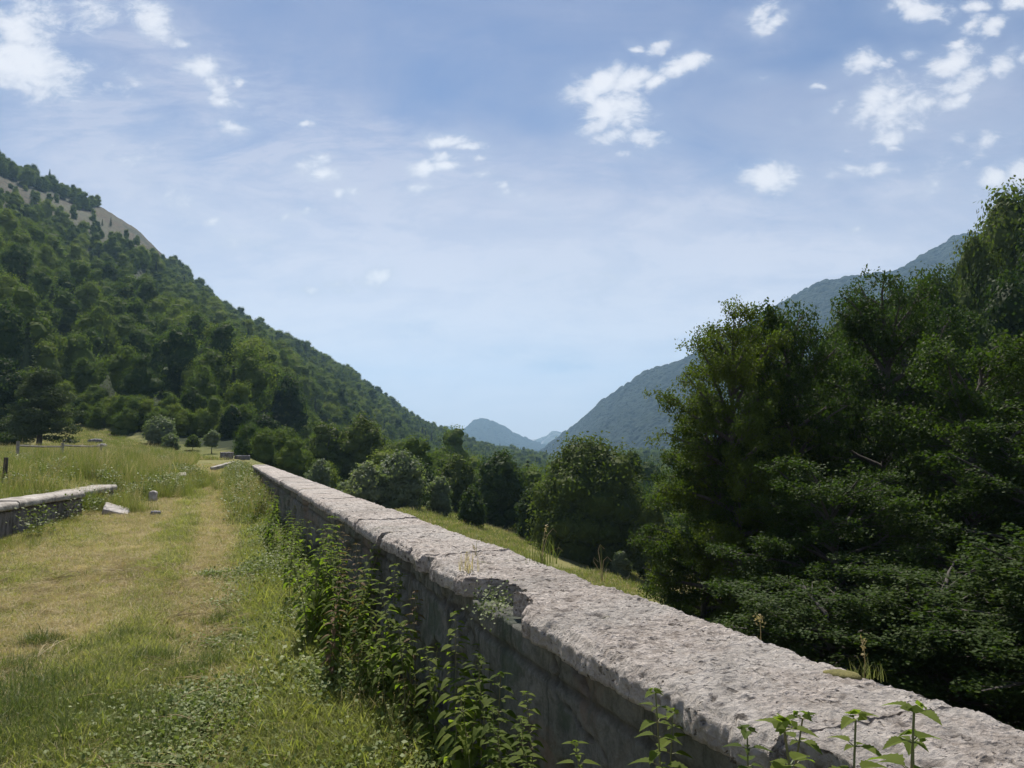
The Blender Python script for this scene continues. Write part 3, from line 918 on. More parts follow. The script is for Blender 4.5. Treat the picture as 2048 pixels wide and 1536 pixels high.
def broad_crown(seed, H, Rr, n, size, base=.22, clumps=26, pointy=.5, mi=0, bag=None, full=False, rk=1.0):
    """crown of many leaf clumps around an added solid core that blocks light"""
    rg = np.random.default_rng(seed)
    bag = bag or Bag()
    zc = H * (base + 1) / 2; hz_ = H * (1 - base) / 2

    def env(zrel):  # radius at -1..1
        z = np.clip(zrel, -1, 1)
        return np.clip(1 - np.abs(z - (-.25 if not full else -.1)) ** 2.2 * (.72 if pointy < .5 else .9) / (1.15 if pointy < .5 else 1.0), .05, 1) ** (.6 + .5 * pointy)
    cs = []; tries = 0
    while len(cs) < clumps and tries < 3000:
        tries += 1
        z = rg.uniform(-.95, .92); an = rg.uniform(0, 2 * np.pi); e = env(z)
        rad = e * rg.uniform(.35, .70) * Rr
        c = np.array((math.cos(an) * rad, math.sin(an) * rad, zc + z * hz_))
        r = rk * Rr * rg.uniform(.28, .46) * (1 - .3 * max(z, 0))
        if all(np.linalg.norm((c - q[0]) * (1, 1, .8)) > .55 * (r + q[1]) * .8 for q in cs): cs.append((c, r))
    cs.append((np.array((rg.uniform(-.1, .1) * Rr, rg.uniform(-.1, .1) * Rr, H - Rr * .42)), Rr * .42))
    tot = sum(q[1] ** 2 for q in cs)
    for c, r in cs:
        k = int(n * r * r / tot)
        d = rand_sphere(k, rg); d[:, 2] = np.where(d[:, 2] < -.6, -d[:, 2], d[:, 2])
        rr = r * (1 + .22 * rg.normal(0, 1, k)) * (1 + .25 * vnoise(d * 2.1 + seed + c, seed))
        pc = c + d * rr[:, None] * np.array((1, 1, .95))
        v, f = cards(pc, d * 1.0, size * rg.uniform(.55, 1.35, k), rg, .66, .42)
        bag.add(v, f, mi)
        iv = ICO2[0] * (r * .80) * (1 + .25 * vnoise(ICO2[0] * 2 + seed, seed)[:, None]) * np.array((1, 1, .8)) + c
        bag.add(iv, ICO2[1], mi)
    # added core in the same leaf material, stops light leaking through the crown
    zz = ICO2[0][:, 2]
    iv = ICO2[0] * np.stack([Rr * .62 * env(zz), Rr * .62 * env(zz), np.full(len(zz), hz_ * .86)], 1) + np.array((0, 0, zc))
    bag.add(iv, ICO2[1], mi)
    return bag


def conifer_crown(seed, H, Rr, n, size, base=.08, whorls=13, mi=0, bag=None, taper=1.0):
    rg = np.random.default_rng(seed); bag = bag or Bag()
    per = max(4, n // (whorls * 7))
    for w in range(whorls):
        t = (w + .5) / whorls; z = H * (base + (1 - base) * t); r = Rr * (1 - t) ** taper + .12 * Rr * (1 - t)
        for b in range(7):
            an = rg.uniform(0, 2 * np.pi); ln = r * rg.uniform(.7, 1.1)
            u = rg.uniform(.1, 1, per) ** .7
            pc = np.stack([np.cos(an) * u * ln, np.sin(an) * u * ln, z - u * ln * .25 + (u * u) * ln * .12], 1)
            side = np.array((-math.sin(an), math.cos(an), 0)) * ln * .28
            pc = pc + side * (rg.uniform(-1, 1, per) * (1.05 - u))[:, None] + rg.normal(0, .04 * Rr, (per, 3))
            v, f = cards(pc, np.tile((0, 0, 1.0), (per, 1)), size * rg.uniform(.6, 1.3, per), rg, .5, .5)
            bag.add(v, f, mi)
    cone = ICO2[0].copy(); tz = (cone[:, 2] + 1) / 2
    rr = Rr * .55 * (1 - tz) + .02
    nrm = np.linalg.norm(cone[:, :2], axis=1) + 1e-6
    iv = np.stack([cone[:, 0] / nrm * rr, cone[:, 1] / nrm * rr, H * (base + .05 + (1 - base - .12) * tz)], 1)
    bag.add(iv, ICO2[1], mi)
    return bag


def trunk_bag(H, r0, seed, top=.8, limbs=5, Rr=2.0, mi=0, lean=.03, bag=None):
    rg = np.random.default_rng(seed); bag = bag or Bag()
    z = np.linspace(-.6, H * top, 9)
    wob = np.cumsum(rg.normal(0, lean * H / 9, (9, 2)), 0); wob -= wob[1]
    path = np.column_stack([wob, z]); rad = r0 * (1 - .8 * np.clip(z / (H * top), 0, 1)) * (1 + .5 * np.exp(-np.clip(z, 0, 9) * 3 / max(r0 * 4, .3)))
    bag.add(*tube(path, rad, 8), mi)
    for k in range(limbs):
        t = rg.uniform(.25, .8); p0 = np.array([np.interp(t * H * top, z, path[:, i]) for i in range(3)])
        an = rg.uniform(0, 2 * np.pi); L = Rr * rg.uniform(.5, .9)
        d = np.array((math.cos(an), math.sin(an), rg.uniform(.4, 1.0)))
        q = np.linspace(0, 1, 5)[:, None]
        bag.add(*tube(p0 + d * q * L + np.array((0, 0, 1)) * q * q * L * .3, (r0 * .38 * (1 - .8 * q[:, 0])), 5), mi)
    return bag


# far forms, one mesh each (crown with its trunk); the same forms serve single trees and the mass behind
FORMS = []
for k in range(7):
    H = (9.5, 11, 8.5, 10.5, 12, 9, 10)[k]; Rr = (4.0, 4.2, 3.9, 3.4, 4.4, 4.6, 3.6)[k]
    bg_ = broad_crown(300 + k, H, Rr * 1.05, 5200, .30, base=.04, clumps=(14, 18, 11, 16, 22, 15, 12)[k], rk=1.22, pointy=(.3, .5, .2, .8, .4, .2, .6)[k])
    trunk_bag(H, .22, 400 + k, .75, 3, Rr, 1, bag=bg_)
    FORMS.append(bg_.mesh(f'broadleaf_{k}', [M_WOODLEAF, M_BARK]))
CONI = []
for k in range(2):
    bg_ = conifer_crown(330 + k, 13 + k, 2.4 + .3 * k, 2600, .5, whorls=16)
    trunk_bag(13, .2, 430 + k, .8, 0, 1, 1, bag=bg_)
    CONI.append(bg_.mesh(f'conifer_{k}', [M_PINE, M_BARK]))
ALLF = FORMS + CONI

MEADOW_L = [(-300, 905), (-10, 905), (60, 903), (150, 856), (205, 858), (245, 872), (300, 896), (350, 908), (400, 915), (440, 918), (492, 930), (500, 1100), (-300, 1100)]
MEADOW_R = [(800, 1015), (940, 1030), (1010, 1032), (1045, 1060), (1048, 1112), (1090, 1138), (1180, 1140), (1290, 1150), (1420, 1420), (800, 1420)]

rg = np.random.default_rng(11)
N0 = 40000
a_ = rg.uniform(-1.05, .62, N0)
d_ = np.sqrt(rg.uniform(58 ** 2, 1000 ** 2, N0))
keep = rg.uniform(0, 1, N0) < np.where(a_ < .02, 1.0, np.where((d_ < 420) | (a_ < .34), .8, 0.0))
a_, d_ = a_[keep], d_[keep]
x_ = a_ * d_; y_ = d_; z_ = terrain(x_, y_)
u_, v_ = proj(x_, y_, z_)
fd = np.interp(a_, A_T, FOOT); cd = np.interp(a_, [tx(u) for u in CREST_U], CREST_D)
inbare = inpoly(u_, v_, BARE)
ok = (y_ < cd * 1.03)
ok &= ~inpoly(u_, v_, MEADOW_L) & ~inpoly(u_, v_, MEADOW_R) & (~inbare | (rg.uniform(0, 1, len(u_)) < .28))
ok &= ~((u_ > 195) & (u_ < 345) & (y_ > cd * .90) & (v_ < 530))           # open grassy spur
ok &= ~((u_ < 480) & (y_ < fd * .97)) & ~((u_ > 215) & (u_ < 450) & (y_ < 100)) & ~((u_ > 440) & (u_ < 492) & (y_ < 90))
ok &= ~((x_ < xw(y_) + 7) & (y_ < 76)) & ~((x_ > 0) & (y_ < 66)) & ~((u_ > 480) & (u_ < 1290) & (y_ < 78))
ok &= ~((x_ > 15) & (y_ < 125) & (a_ > .26))                               # the right slope is planted below
ok &= ~((a_ > .23) & (a_ < .45) & (y_ > 90) & (y_ < 140))
ok &= (a_ < .5)
idx = np.nonzero(ok)[0]
# keep spacing (crowns nearly touching)
idx = idx[np.argsort(y_[idx])]
cell = {}; sel = []
for i in idx:
    sp = 5.2 if y_[i] < 160 else 4.7
    kx, ky = int(math.floor(x_[i] / 6)), int(math.floor(y_[i] / 6)); good = True
    for qx in (-1, 0, 1):
        for qy in (-1, 0, 1):
            for j in cell.get((kx + qx, ky + qy), ()):
                if (x_[i] - x_[j]) ** 2 + (y_[i] - y_[j]) ** 2 < sp * sp: good = False; break
            if not good: break
        if not good: break
    if good: cell.setdefault((kx, ky), []).append(i); sel.append(i)
sel = np.array(sel)
fx, fy, fz, fu, fv = x_[sel], y_[sel], z_[sel], u_[sel], v_[sel]
n = len(sel)
size_n = fbm(xy3(fx, fy, 1 / 45.), 3, 91)
fs = (.92 + .5 * size_n) * rg.uniform(.66, 1.28, n) * np.where(fy > 160, .86, 1.0)
fs = np.where((fy < 125) & (fu < 500), np.clip(fs * .85, .6, .95), fs)
inb = inbare[sel]
fs = np.where(inb, fs * .45, fs)
crest = fy > np.interp(fx / fy, [tx(u) for u in CREST_U], CREST_D) * .93
fs = np.where(crest, fs * .8, fs)
SKY_U = (400, 480, 700, 850, 900, 950, 1000, 1050, 1100, 1200, 1300, 1700)
SKY_V = (700, 838, 842, 852, 868, 884, 896, 893, 890, 900, 912, 912)
lowl = (fu > 480) & (fy < np.interp(fx / fy, A_T, FOOT) + 30)
limz = P(0, 0, 1)[2] * 0 + np.array([P(u, v, d)[2] for u, v, d in zip(fu, np.interp(fu, SKY_U, SKY_V) + rg.uniform(0, 45, n), fy)])
fs = np.where(lowl, np.minimum(fs, np.clip((limz - fz) / 11.5, .25, 3)), fs)
fi = rg.integers(0, len(FORMS), n)
coni = rg.uniform(0, 1, n) < .05 + .10 * (fbm(xy3(fx, fy, 1 / 60.), 2, 95) > .15)
fi = np.where(coni, len(FORMS) + rg.integers(0, 2, n), fi)
fs = np.where(coni, fs * .8, fs)
fs = np.minimum(fs, 1.12)
frz = rg.uniform(0, 6.28, n)
# what of each crown can be seen from the track: nearest first over a coarse grid
vis = np.zeros(n); GW, GH = 512, 384
occ = np.zeros((GH, GW), bool)
HT = np.array([9.5, 11, 8.5, 10.5, 12, 9, 10, 13, 14]); RD = np.array([4.0, 4.2, 3.9, 3.4, 4.4, 4.6, 3.6, 2.0, 2.2])
for i in range(n):
    h = HT[fi[i]] * fs[i]; r = RD[fi[i]] * fs[i]
    uc, vc = proj(fx[i], fy[i], fz[i] + h * .56); ru = F * r / fy[i] / 4; rv = F * h * .46 / fy[i] / 4
    uc /= 4; vc /= 4
    i0, i1 = int(max(0, vc - rv)), int(min(GH, vc + rv + 1)); j0, j1 = int(max(0, uc - ru)), int(min(GW, uc + ru + 1))
    if i0 >= i1 or j0 >= j1: continue
    yy, xx = np.mgrid[i0:i1, j0:j1]
    e = ((yy + .5 - vc) / (rv + .01)) ** 2 + ((xx + .5 - uc) / (ru + .01)) ** 2 < 1
    sub = occ[i0:i1, j0:j1]
    # the wall, near trees and picture edges hide some
    vis[i] = (e & ~sub & ~((xx > 325) & (yy > 150)) & ~((yy > (930 + (xx * 4 - 505) * .37) / 4) & (xx > 126))).sum()
    occ[i0:i1, j0:j1] |= e
order = np.argsort(-vis)
single = [i for i in order[:285] if vis[i] > 14]
rest = np.setdiff1d(np.arange(n), single)
print('forest', n, 'single', len(single), 'least', vis[single[-1]] if single else 0)
for i in single:
    c_ = fi[i] >= len(FORMS)
    o = link('conifer_tree' if c_ else 'broadleaf_tree', ALLF[fi[i]], None, (fx[i], fy[i], fz[i] - .3), (rg.uniform(-.05, .05), rg.uniform(-.05, .05), frz[i]), (fs[i], fs[i], fs[i] * rg.uniform(.9, 1.15)))
    if c_: tag(o, 'dark pointed conifer standing among the round broadleaf crowns of the wooded slope', 'tree', 'conifers in the hillside wood')
    elif fx[i] / fy[i] < -.06 and fy[i] > 85: tag(o, 'round green broadleaf tree in the dense wood covering the slope beyond the meadow', 'tree', 'broadleaf trees of the hillside wood')
    else: tag(o, 'green broadleaf tree in the wood on the valley floor behind the parapet', 'tree', 'broadleaf trees of the valley wood')
scatter('forest', ALLF, np.stack([fx, fy, fz - .3], 1)[rest], np.stack([0 * frz, 0 * frz, frz], 1)[rest], fs[rest], fi[rest])


# bushes and young growth along the wood's edges
rgu = np.random.default_rng(19)
ua = np.concatenate([rgu.uniform(-250, 500, 260), rgu.uniform(480, 1300, 200)])
ud = np.concatenate([np.interp([tx(u) for u in ua[:260]], A_T, FOOT) + rgu.uniform(-1, 9, 260), rgu.uniform(72, 96, 200)])
ud = np.where((ua > 215) & (ua < 495), np.maximum(ud, 92 + rgu.uniform(0, 8, 460)), ud)
ux = np.array([tx(u) for u in ua]) * ud; uz = terrain(ux, ud); uu, uv = proj(ux, ud, uz)
uk = ~(inpoly(uu, uv, MEADOW_L) & (rgu.uniform(0, 1, 460) < .97)) & ~inpoly(uu, uv, MEADOW_R)
ux, ud, uz = ux[uk], ud[uk], uz[uk]; nu_ = len(ux)
scatter('undergrowth', FORMS, np.stack([ux, ud, uz - .5], 1), np.stack([0 * ux, 0 * ux, rgu.uniform(0, 6.28, nu_)], 1), rgu.uniform(.14, .42, nu_), rgu.integers(0, len(FORMS), nu_))


# named trees with trunk and crown --------------------------------------------
def tree_at(name, label, group, u, d, vtop, seed, width_px, leaf, crown_mat=None, n=9000, size=.24, kind='broad', base=.15, pointy=.5, clumps=34, z=None, rad_trunk=None, lean=.03, off=0.0, cat='tree'):
    crown_mat = crown_mat or leaf
    x = tx(u) / pdir(u, 895)[1] * d
    z = float(terrain(np.array([x]), np.array([d]))[0]) if z is None else z
    ztop = P(u, vtop, d)[2]
    H = max(ztop - z, 1.0); Rr = width_px / 2 / F * d
    root = empty(name, (x, d, z))
    tag(root, label, cat, group)
    if kind == 'broad': b = broad_crown(seed, H, Rr, n, size, base, clumps, pointy)
    else: b = conifer_crown(seed, H, Rr, n, size, base, 15, taper=.75)
    link('crown', b.mesh('crown', [crown_mat]), root)
    if base > .03 or kind != 'broad':
        link('trunk', trunk_bag(H, rad_trunk or H * .022, seed + 1, .8, 6, Rr, lean=lean).mesh('trunk', [M_BARK], smooth=True), root)
    return root


# left meadow edge
def pine_crown(seed, H, Rr):
    rg = np.random.default_rng(seed); b = Bag(); tb = Bag()
    for w in range(60):
        t = rg.uniform(.16, .98); an = rg.uniform(0, 2 * np.pi)
        e = (1 - t) ** .6 * (1.05 if t > .3 else .95) + .06
        L = Rr * e * rg.uniform(.6, 1.1); z0 = H * t
        q = np.linspace(0, 1, 6)
        path = np.stack([np.cos(an) * q * L, np.sin(an) * q * L, z0 + L * (.10 * q - .22 * q * q + .1 * q ** 4)], 1)
        tb.add(*tube(path, .05 * (1 - .8 * q), 5), 0)
        for s in (.35, .6, .8, 1.0):
            c = np.array([np.interp(s, q, path[:, i]) for i in range(3)]) + rg.normal(0, .1, 3)
            for _ in range(3):
                cc = c + rg.normal(0, .16 * L * .6, 3) * (1, 1, .3)
                k = 44
                dd = rand_sphere(k, rg) * np.array((.6, .6, .26)) * rg.uniform(.7, 1.3)
                v, f = cards(cc + dd, dd, .30 * rg.uniform(.6, 1.3, k), rg, .28, .8, up=.5)
                b.add(v, f, 0)
    return b, tb


xp, yp = tx(80) * 74 * 1.0, 74.0
zp = float(terrain(np.array([xp]), np.array([yp]))[0])
pine = empty('pine_tree', (xp, yp, zp))
tag(pine, 'lone dark pine with a bare lower trunk on the grassy mound', 'tree')
Hp = P(80, 742, 74)[2] - zp
pc, pb = pine_crown(51, Hp, 3.9)
link('crown', pc.mesh('crown', [M_PINE]), pine)
tq = np.linspace(-.4, Hp * .97, 12); pb.add(*tube(np.stack([.12 * np.sin(tq * .5), .05 * tq * 0, tq], 1), .27 * (1 - .9 * np.clip(tq / Hp, 0, 1)) + .015, 9), 0)
link('trunk', pb.mesh('trunk', [M_BARK], smooth=True), pine)

tree_at('broadleaf_tree', 'tall rounded tree cut by the photo edge, just beyond the lone pine', None, 0, 88, 722, 61, 105, M_VALLEYLEAF, n=9000, size=.3, base=.1)
tree_at('broadleaf_tree', 'leaning slim tree tucked between the pine and the photo edge tree', None, 42, 80, 800, 62, 50, M_VALLEYLEAF, n=4000, size=.25, base=.2, clumps=16, lean=.06)
tree_at('shrub', 'low dark bush at the foot of the edge tree beside the pine', None, 18, 78, 868, 63, 60, M_VALLEYLEAF, n=3000, size=.2, base=.0, clumps=14, cat='shrub')
tree_at('willow_shrub', 'grey-green willow, broadest of the pale shrubs at the meadow margin', None, 318, 86, 836, 64, 62, M_WILLOW, n=6500, size=.22, base=.05, clumps=26)
tree_at('willow_shrub', 'low rounded silver-grey bush at the right foot of the broad pale willow', None, 341, 82, 868, 65, 38, M_WILLOW, n=3500, size=.18, base=.0, clumps=16)
tree_at('young_tree', 'small round green tree alone on the meadow between two pale trees', None, 385, 82, 872, 66, 30, M_VALLEYLEAF, n=3000, size=.16, base=.22, clumps=14)
tree_at('willow_tree', 'slim grey-green tree with a thin leaning stem at the end of the meadow', None, 423, 80, 862, 67, 33, M_WILLOW, n=3600, size=.17, base=.28, clumps=16, lean=.05)
tree_at('broadleaf_tree', 'tall pale birch-like tree rising behind the small meadow trees', None, 383, 98, 778, 68, 62, M_WILLOW, crown_mat=M_VALLEYLEAF, n=8000, size=.26, base=.1, pointy=.7)
tree_at('broadleaf_tree', 'narrow dark tree at the far end of the track left of the wall end', None, 462, 92, 815, 69, 46, M_VALLEYLEAF, n=6000, size=.26, base=.02, pointy=.7)

# behind the parapet
VG = None
for (u, d, vt, wpx, mt, lab, nm, bs) in [
    (520, 96, 838, 78, M_VALLEYLEAF, 'dark spreading tree directly behind the far end of the parapet', 'broadleaf_tree', .05),
    (575, 92, 858, 70, M_VALLEYLEAF, 'dark tree behind the parapet, second from its far end', 'broadleaf_tree', .05),
    (652, 88, 850, 80, M_VALLEYLEAF, 'broad green tree behind the pale willow near the far coping', 'broadleaf_tree', .05),
    (722, 90, 832, 95, M_VALLEYLEAF, 'tallest light green tree above the willow thicket behind the parapet', 'broadleaf_tree', .05),
    (641, 70, 920, 46, M_WILLOW, 'small pale grey-green willow just above the narrow far coping', 'willow_tree', .05),
    (735, 62, 934, 84, M_WILLOW, 'left half of the pale willow thicket rising over the coping', 'willow_shrub', .0),
    (800, 62, 914, 86, M_WILLOW, 'taller right half of the pale willow thicket over the coping', 'willow_shrub', .0),
    (700, 66, 965, 50, M_WILLOW, 'lowest pale bush at the left foot of the willow thicket', 'willow_shrub', .0),
    (845, 76, 930, 60, M_VALLEYLEAF, 'dark green tree close behind the right side of the willow thicket', 'broadleaf_tree', .05),
    (880, 64, 958, 46, M_WILLOW, 'slender upright green bush between the thicket and the small meadow tree', 'young_tree', .02),
    (945, 62, 976, 48, M_VALLEYLEAF, 'small bushy conical tree at the upper edge of the sunny meadow', 'young_tree', .02),
    (915, 80, 915, 80, M_VALLEYLEAF, 'mid-green tree behind the small conical tree by the meadow', 'broadleaf_tree', .05),
    (1000, 76, 908, 96, M_VALLEYLEAF, 'wide dark tree left of the big round tree', 'broadleaf_tree', .05),
    (1060, 66, 985, 50, M_VALLEYLEAF, 'sunlit bushy tree against the left flank of the big round tree', 'broadleaf_tree', .02),
    (1238, 55, 1106, 34, M_WILLOW, 'small pale bush alone below the shaded side of the big round tree', 'shrub', .0),
    (1262, 72, 905, 60, M_VALLEYLEAF, 'green tree filling the gap between the round tree and the large beeches', 'broadleaf_tree', .03),
    (1300, 58, 1010, 70, M_VALLEYLEAF, 'leafy tree half hidden by the left edge of the large beeches', 'broadleaf_tree', .02)]:
    tree_at(nm, lab, None, u, d, vt, int(u), wpx * 1.25, mt, n=int(3500 + wpx * 75), size=.2 if wpx < 60 else .25, base=bs, clumps=12 + wpx // 3, pointy=(.2, .8, .45, .6)[int(u) % 4])
tree_at('broadleaf_tree', 'big round dense dark tree standing in the middle of the valley meadow', None, 1172, 62, 893, 71, 235, M_VALLEYLEAF, n=42000, size=.24, base=.0, clumps=60, pointy=.15)

# wooded bank on the right, behind the large beeches
rr = np.random.default_rng(77)
spots = [(1800, 46, 590, 170), (1885, 52, 548, 180), (1968, 58, 480, 150), (2045, 62, 398, 220), (2120, 50, 420, 220), (1745, 60, 620, 150), (1850, 66, 570, 150), (1925, 78, 540, 130), (2015, 84, 450, 120),
         (1690, 56, 640, 150), (2030, 46, 560, 220), (1940, 40, 640, 220), (1850, 38, 650, 200), (2080, 74, 385, 150), (1780, 36, 720, 200), (2060, 34, 740, 260), (2200, 60, 380, 240), (2300, 50, 400, 260)]
BANK = [broad_crown(800 + k, 12, 4.2, 21000, .27, .04, 46, (.3, .6, .15)[k]).mesh('crown', [M_VALLEYLEAF]) for k in range(3)]
BTR = [trunk_bag(12, .28, 820 + k, .8, 7, 3.5).mesh('trunk', [M_BARK], smooth=True) for k in range(3)]
for i, (u, d, vt, w) in enumerate(spots):
    x = tx(u) * d; z = float(terrain(np.array([x]), np.array([float(d)]))[0])
    H = max(P(u, vt, d)[2] - z, 5); s = w / 2 / F * d / 4.2
    z = z if H < 22 else P(u, vt, d)[2] - 22
    H = min(H, 22)
    root = empty('broadleaf_tree', (x, d, z), rr.uniform(0, 6), (s, s, H / 12))
    tag(root, 'leafy tree on the steep bank behind and above the large beeches', 'tree', 'trees on the steep bank behind the beeches')
    link('crown', BANK[i % 3], root); link('trunk', BTR[i % 3], root)


# the large beeches beside the wall ---------------------------------------------
def beech(seed, H, Rr, zbase_rel=.02, nlimb=34, leaf=.125, per=46, shape=None, wood=True):
    """limbs, side branches and flat sprays of separate leaves"""
    rg = np.random.default_rng(seed)
    wb = Bag()
    env = shape or (lambda t: np.interp(t, [0, .08, .25, .5, .75, .9, 1.0], [.8, .95, 1.0, .97, .84, .60, .25]))
    z = np.linspace(-.6, H * .93, 14)
    wob = np.cumsum(rg.normal(0, .018 * H / 2, (14, 2)), 0); wob -= wob[1]
    tp = np.column_stack([wob, z]); tr_ = H * .020 * (1 - .93 * np.clip(z / H, 0, 1)) + .01
    wb.add(*tube(tp, tr_, 9), 0)
    C = []; U = []
    for k in range(nlimb):
        t = (k + rg.uniform(0, 1)) / nlimb
        t = zbase_rel + (1 - zbase_rel) * t
        an = k * 2.4 + rg.uniform(-.5, .5)
        L = Rr * env(t) * rg.uniform(.78, 1.12)
        rise = .9 * (t - .25) + rg.uniform(-.05, .35)
        if t > .88: rise += .9
        p0 = np.array([np.interp(max(t * H - L * .45 * max(rise, 0.1), .2), z, tp[:, i]) for i in range(3)])
        q = np.linspace(0, 1, 8)
        dirx = np.array((math.cos(an), math.sin(an), 0))
        path = p0 + dirx * (q * L)[:, None] + np.array((0, 0, 1)) * (rise * L * (q - .25 * q * q))[:, None] + np.cumsum(rg.normal(0, .03 * L, (8, 3)), 0) * q[:, None]
        wb.add(*tube(path, H * .0065 * (1 - .85 * q) + .006, 6), 0)
        nb = int(5 + 6 * L / Rr)
        for j in range(nb):
            s = rg.uniform(.22, 1.0); c0 = np.array([np.interp(s, q, path[:, i]) for i in range(3)])
            aa_ = an + rg.choice((-1, 1)) * rg.uniform(.3, 1.2); l2 = (.35 + .9 * (1 - s)) * rg.uniform(.6, 1.1) * Rr * .38
            rz = rg.uniform(-.1, .35) + (.5 if t > .85 else 0)
            q2 = np.linspace(0, 1, 5)
            d2 = np.array((math.cos(aa_), math.sin(aa_), rz))
            p2 = c0 + d2 * (q2 * l2)[:, None] - np.array((0, 0, 1)) * (q2 ** 2 * l2 * .12)[:, None]
            wb.add(*tube(p2, .022 * (1 - .8 * q2) + .003, 4), 0)
            ns = max(2, int(l2 / .32))
            for m_ in range(ns):
                e = (m_ + rg.uniform(.3, 1)) / ns
                C.append(np.array([np.interp(e, q2, p2[:, i]) for i in range(3)]) + rg.normal(0, .07, 3)); U.append(np.array((math.cos(aa_), math.sin(aa_), -.12 + rg.normal(0, .3))))
    C = np.array(C); U = np.array(U); n = len(C)
    U /= np.linalg.norm(U, axis=1)[:, None]
    Sd = np.cross(U, (0, 0, 1.0)); Sd /= np.linalg.norm(Sd, axis=1)[:, None]; Nn = np.cross(Sd, U)
    Lf = rg.uniform(.35, .75, (n, 1))
    along = rg.uniform(-.4, 1, (n, per)) * Lf; acr = rg.normal(0, .42, (n, per)) * Lf * (1.1 - np.abs(along))
    hh = rg.normal(0, .12, (n, per)) - .10 * acr ** 2
    pc = C[:, None] + U[:, None] * along[..., None] + Sd[:, None] * acr[..., None] + Nn[:, None] * hh[..., None]
    pc = pc.reshape(-1, 3); nn = np.repeat(Nn, per, 0)
    lv, lf = cards(pc, nn, leaf * rg.uniform(.7, 1.25, len(pc)), rg, .62, .65, fold=.06)
    lb = Bag(); lb.add(lv, lf, 0)
    return lb, wb


BE = []
for k, (H, Rr, nl, per) in enumerate([(12.5, 3.9, 44, 54), (14.5, 3.6, 46, 50), (11.5, 3.6, 40, 50)]):
    lb, wb = beech(900 + k * 7, H, Rr, nlimb=nl + 14, per=per + 22)
    print('beech leaves', lb.n // 4)
    BE.append((H, Rr, lb.mesh('crown', [M_BEECH]), wb.mesh('trunk', [M_BARK], smooth=True)))

for (k, u, d, vt, wpx, rz, lab) in [
    (0, 1455, 24.0, 668, 315, .4, 'large beech at the sunlit left side of the big dark group'),
    (2, 1585, 25.5, 655, 310, 2.0, 'beech in the middle of the big dark group, left of the notch of far mountain'),
    (1, 1755, 26.5, 600, 310, 1.2, 'tallest beech, with bare stems showing, right of the notch of far mountain'),
    (2, 1900, 22.0, 720, 420, 3.9, 'beech in front of the steep bank toward the photo edge'),
    (0, 1520, 29.5, 700, 310, 3.3, 'beech hidden behind the sunlit beech at the left of the big dark group'),
    (1, 1655, 31.0, 700, 330, 4.0, 'lower beech filling the bottom of the notch of far mountain'),
    (2, 1830, 31.0, 640, 330, 5.5, 'beech rising between the tallest beech and the steep bank'),
    (0, 1640, 20.0, 960, 430, 5.1, 'lower shaded beech in front of the notch of far mountain'),
    (1, 2060, 18.5, 850, 520, 2.6, 'dark beech at the photo edge standing over the near coping'),
    (2, 1400, 25.0, 850, 260, 4.4, 'lower leafy beech skirting the left foot of the big dark group'),
    (0, 1860, 15.5, 1150, 640, .9, 'deeply shaded low beech just over the near coping'),
    (2, 1610, 16.5, 1180, 520, 2.8, 'deeply shaded bushy beech behind the grass tuft on the coping'),
    (1, 2200, 13.5, 1090, 700, .3, 'overhanging dark beech beyond the last near coping slab')]:
    Hh, Rr, cm, tm = BE[k]
    x = tx(u) * d; z = float(terrain(np.array([x]), np.array([d]))[0]) - .2
    H = P(u, vt, d)[2] - z
    s = wpx / 2 / F * d / Rr
    root = empty('beech_tree', (x, d, z), rz, (s, s, H / Hh))
    tag(root, lab, 'tree')
    link('crown', cm, root); link('trunk', tm, root)

# ------------------------------------------------------------------ low broken wall on the other side of the track
def seg_wall(name, label, pts, h, wd, cope, seed, broken=True):
    """a short run of old wall: rubble body and worn coping; pts = [(x, y), ...] along its track side"""
    root = empty(name, (0, 0, 0)); tag(root, label, 'wall')
    pts = np.array(pts, float)
    yy_ = pts[:, 1]; xf = lambda y: np.interp(y, yy_, pts[:, 0])
    g = lambda y: terrain(xf(y), y)
    zb = float(np.mean(g(yy_)))
    m0 = worn_block('wall_body', yy_[0], yy_[-1], xf, -wd + .06, -.05, zb - .5, zb + h - cope - .005, M_RUBBLE, root, .05, seed=seed, rough=1.5, edge=.05, res=.05)
    L = yy_[-1] - yy_[0]; nseg = max(1, int(L / 1.5)); c = np.linspace(yy_[0], yy_[-1], nseg + 1)
    rs = random.Random(seed)
    for k in range(nseg):
        worn_block('coping_stone', c[k] + .015, c[k + 1] - .015, xf, -wd, 0.02, zb + h - cope, zb + h, M_COPING2, root, .03, seed=seed + 3 + k, tilt=rs.uniform(-.012, .012), dz=rs.uniform(-.012, .012), rough=.8, edge=.05, res=.03)
    return root


m, t, out = new_mat('rubble_painted_sun_streaks')
tcn = t.new('ShaderNodeTexCoord'); pos = tcn.outputs['Object']
mpn = t.new('ShaderNodeMapping'); t.l.new(pos, mpn.inputs[0]); mpn.inputs['Scale'].default_value = (8, 8, 1.6)
sk = t.noise(mpn.outputs[0], 1.6, 7, .75, .5); n1 = t.noise(pos, 6, 6, .7)
c = t.mix(t.ramp(sk, .38, .62), (.075, .065, .06), (.30, .27, .26))  # upright streaks of grazing sunlight painted into the rubble colour
c = t.mix(t.ramp(n1, .55, .7, 0, .6), c, (.10, .11, .07))
p = t.new('ShaderNodeBsdfPrincipled'); t.put(p.inputs['Base Color'], c); p.inputs['Roughness'].default_value = .95
b = t.new('ShaderNodeBump'); b.inputs['Strength'].default_value = 1.0; b.inputs['Distance'].default_value = .06
t.l.new(t.math('ADD', sk, n1), b.inputs['Height']); t.l.new(b.outputs[0], p.inputs['Normal'])
t.l.new(p.outputs[0], out.inputs[0]); M_RUBBLE = m
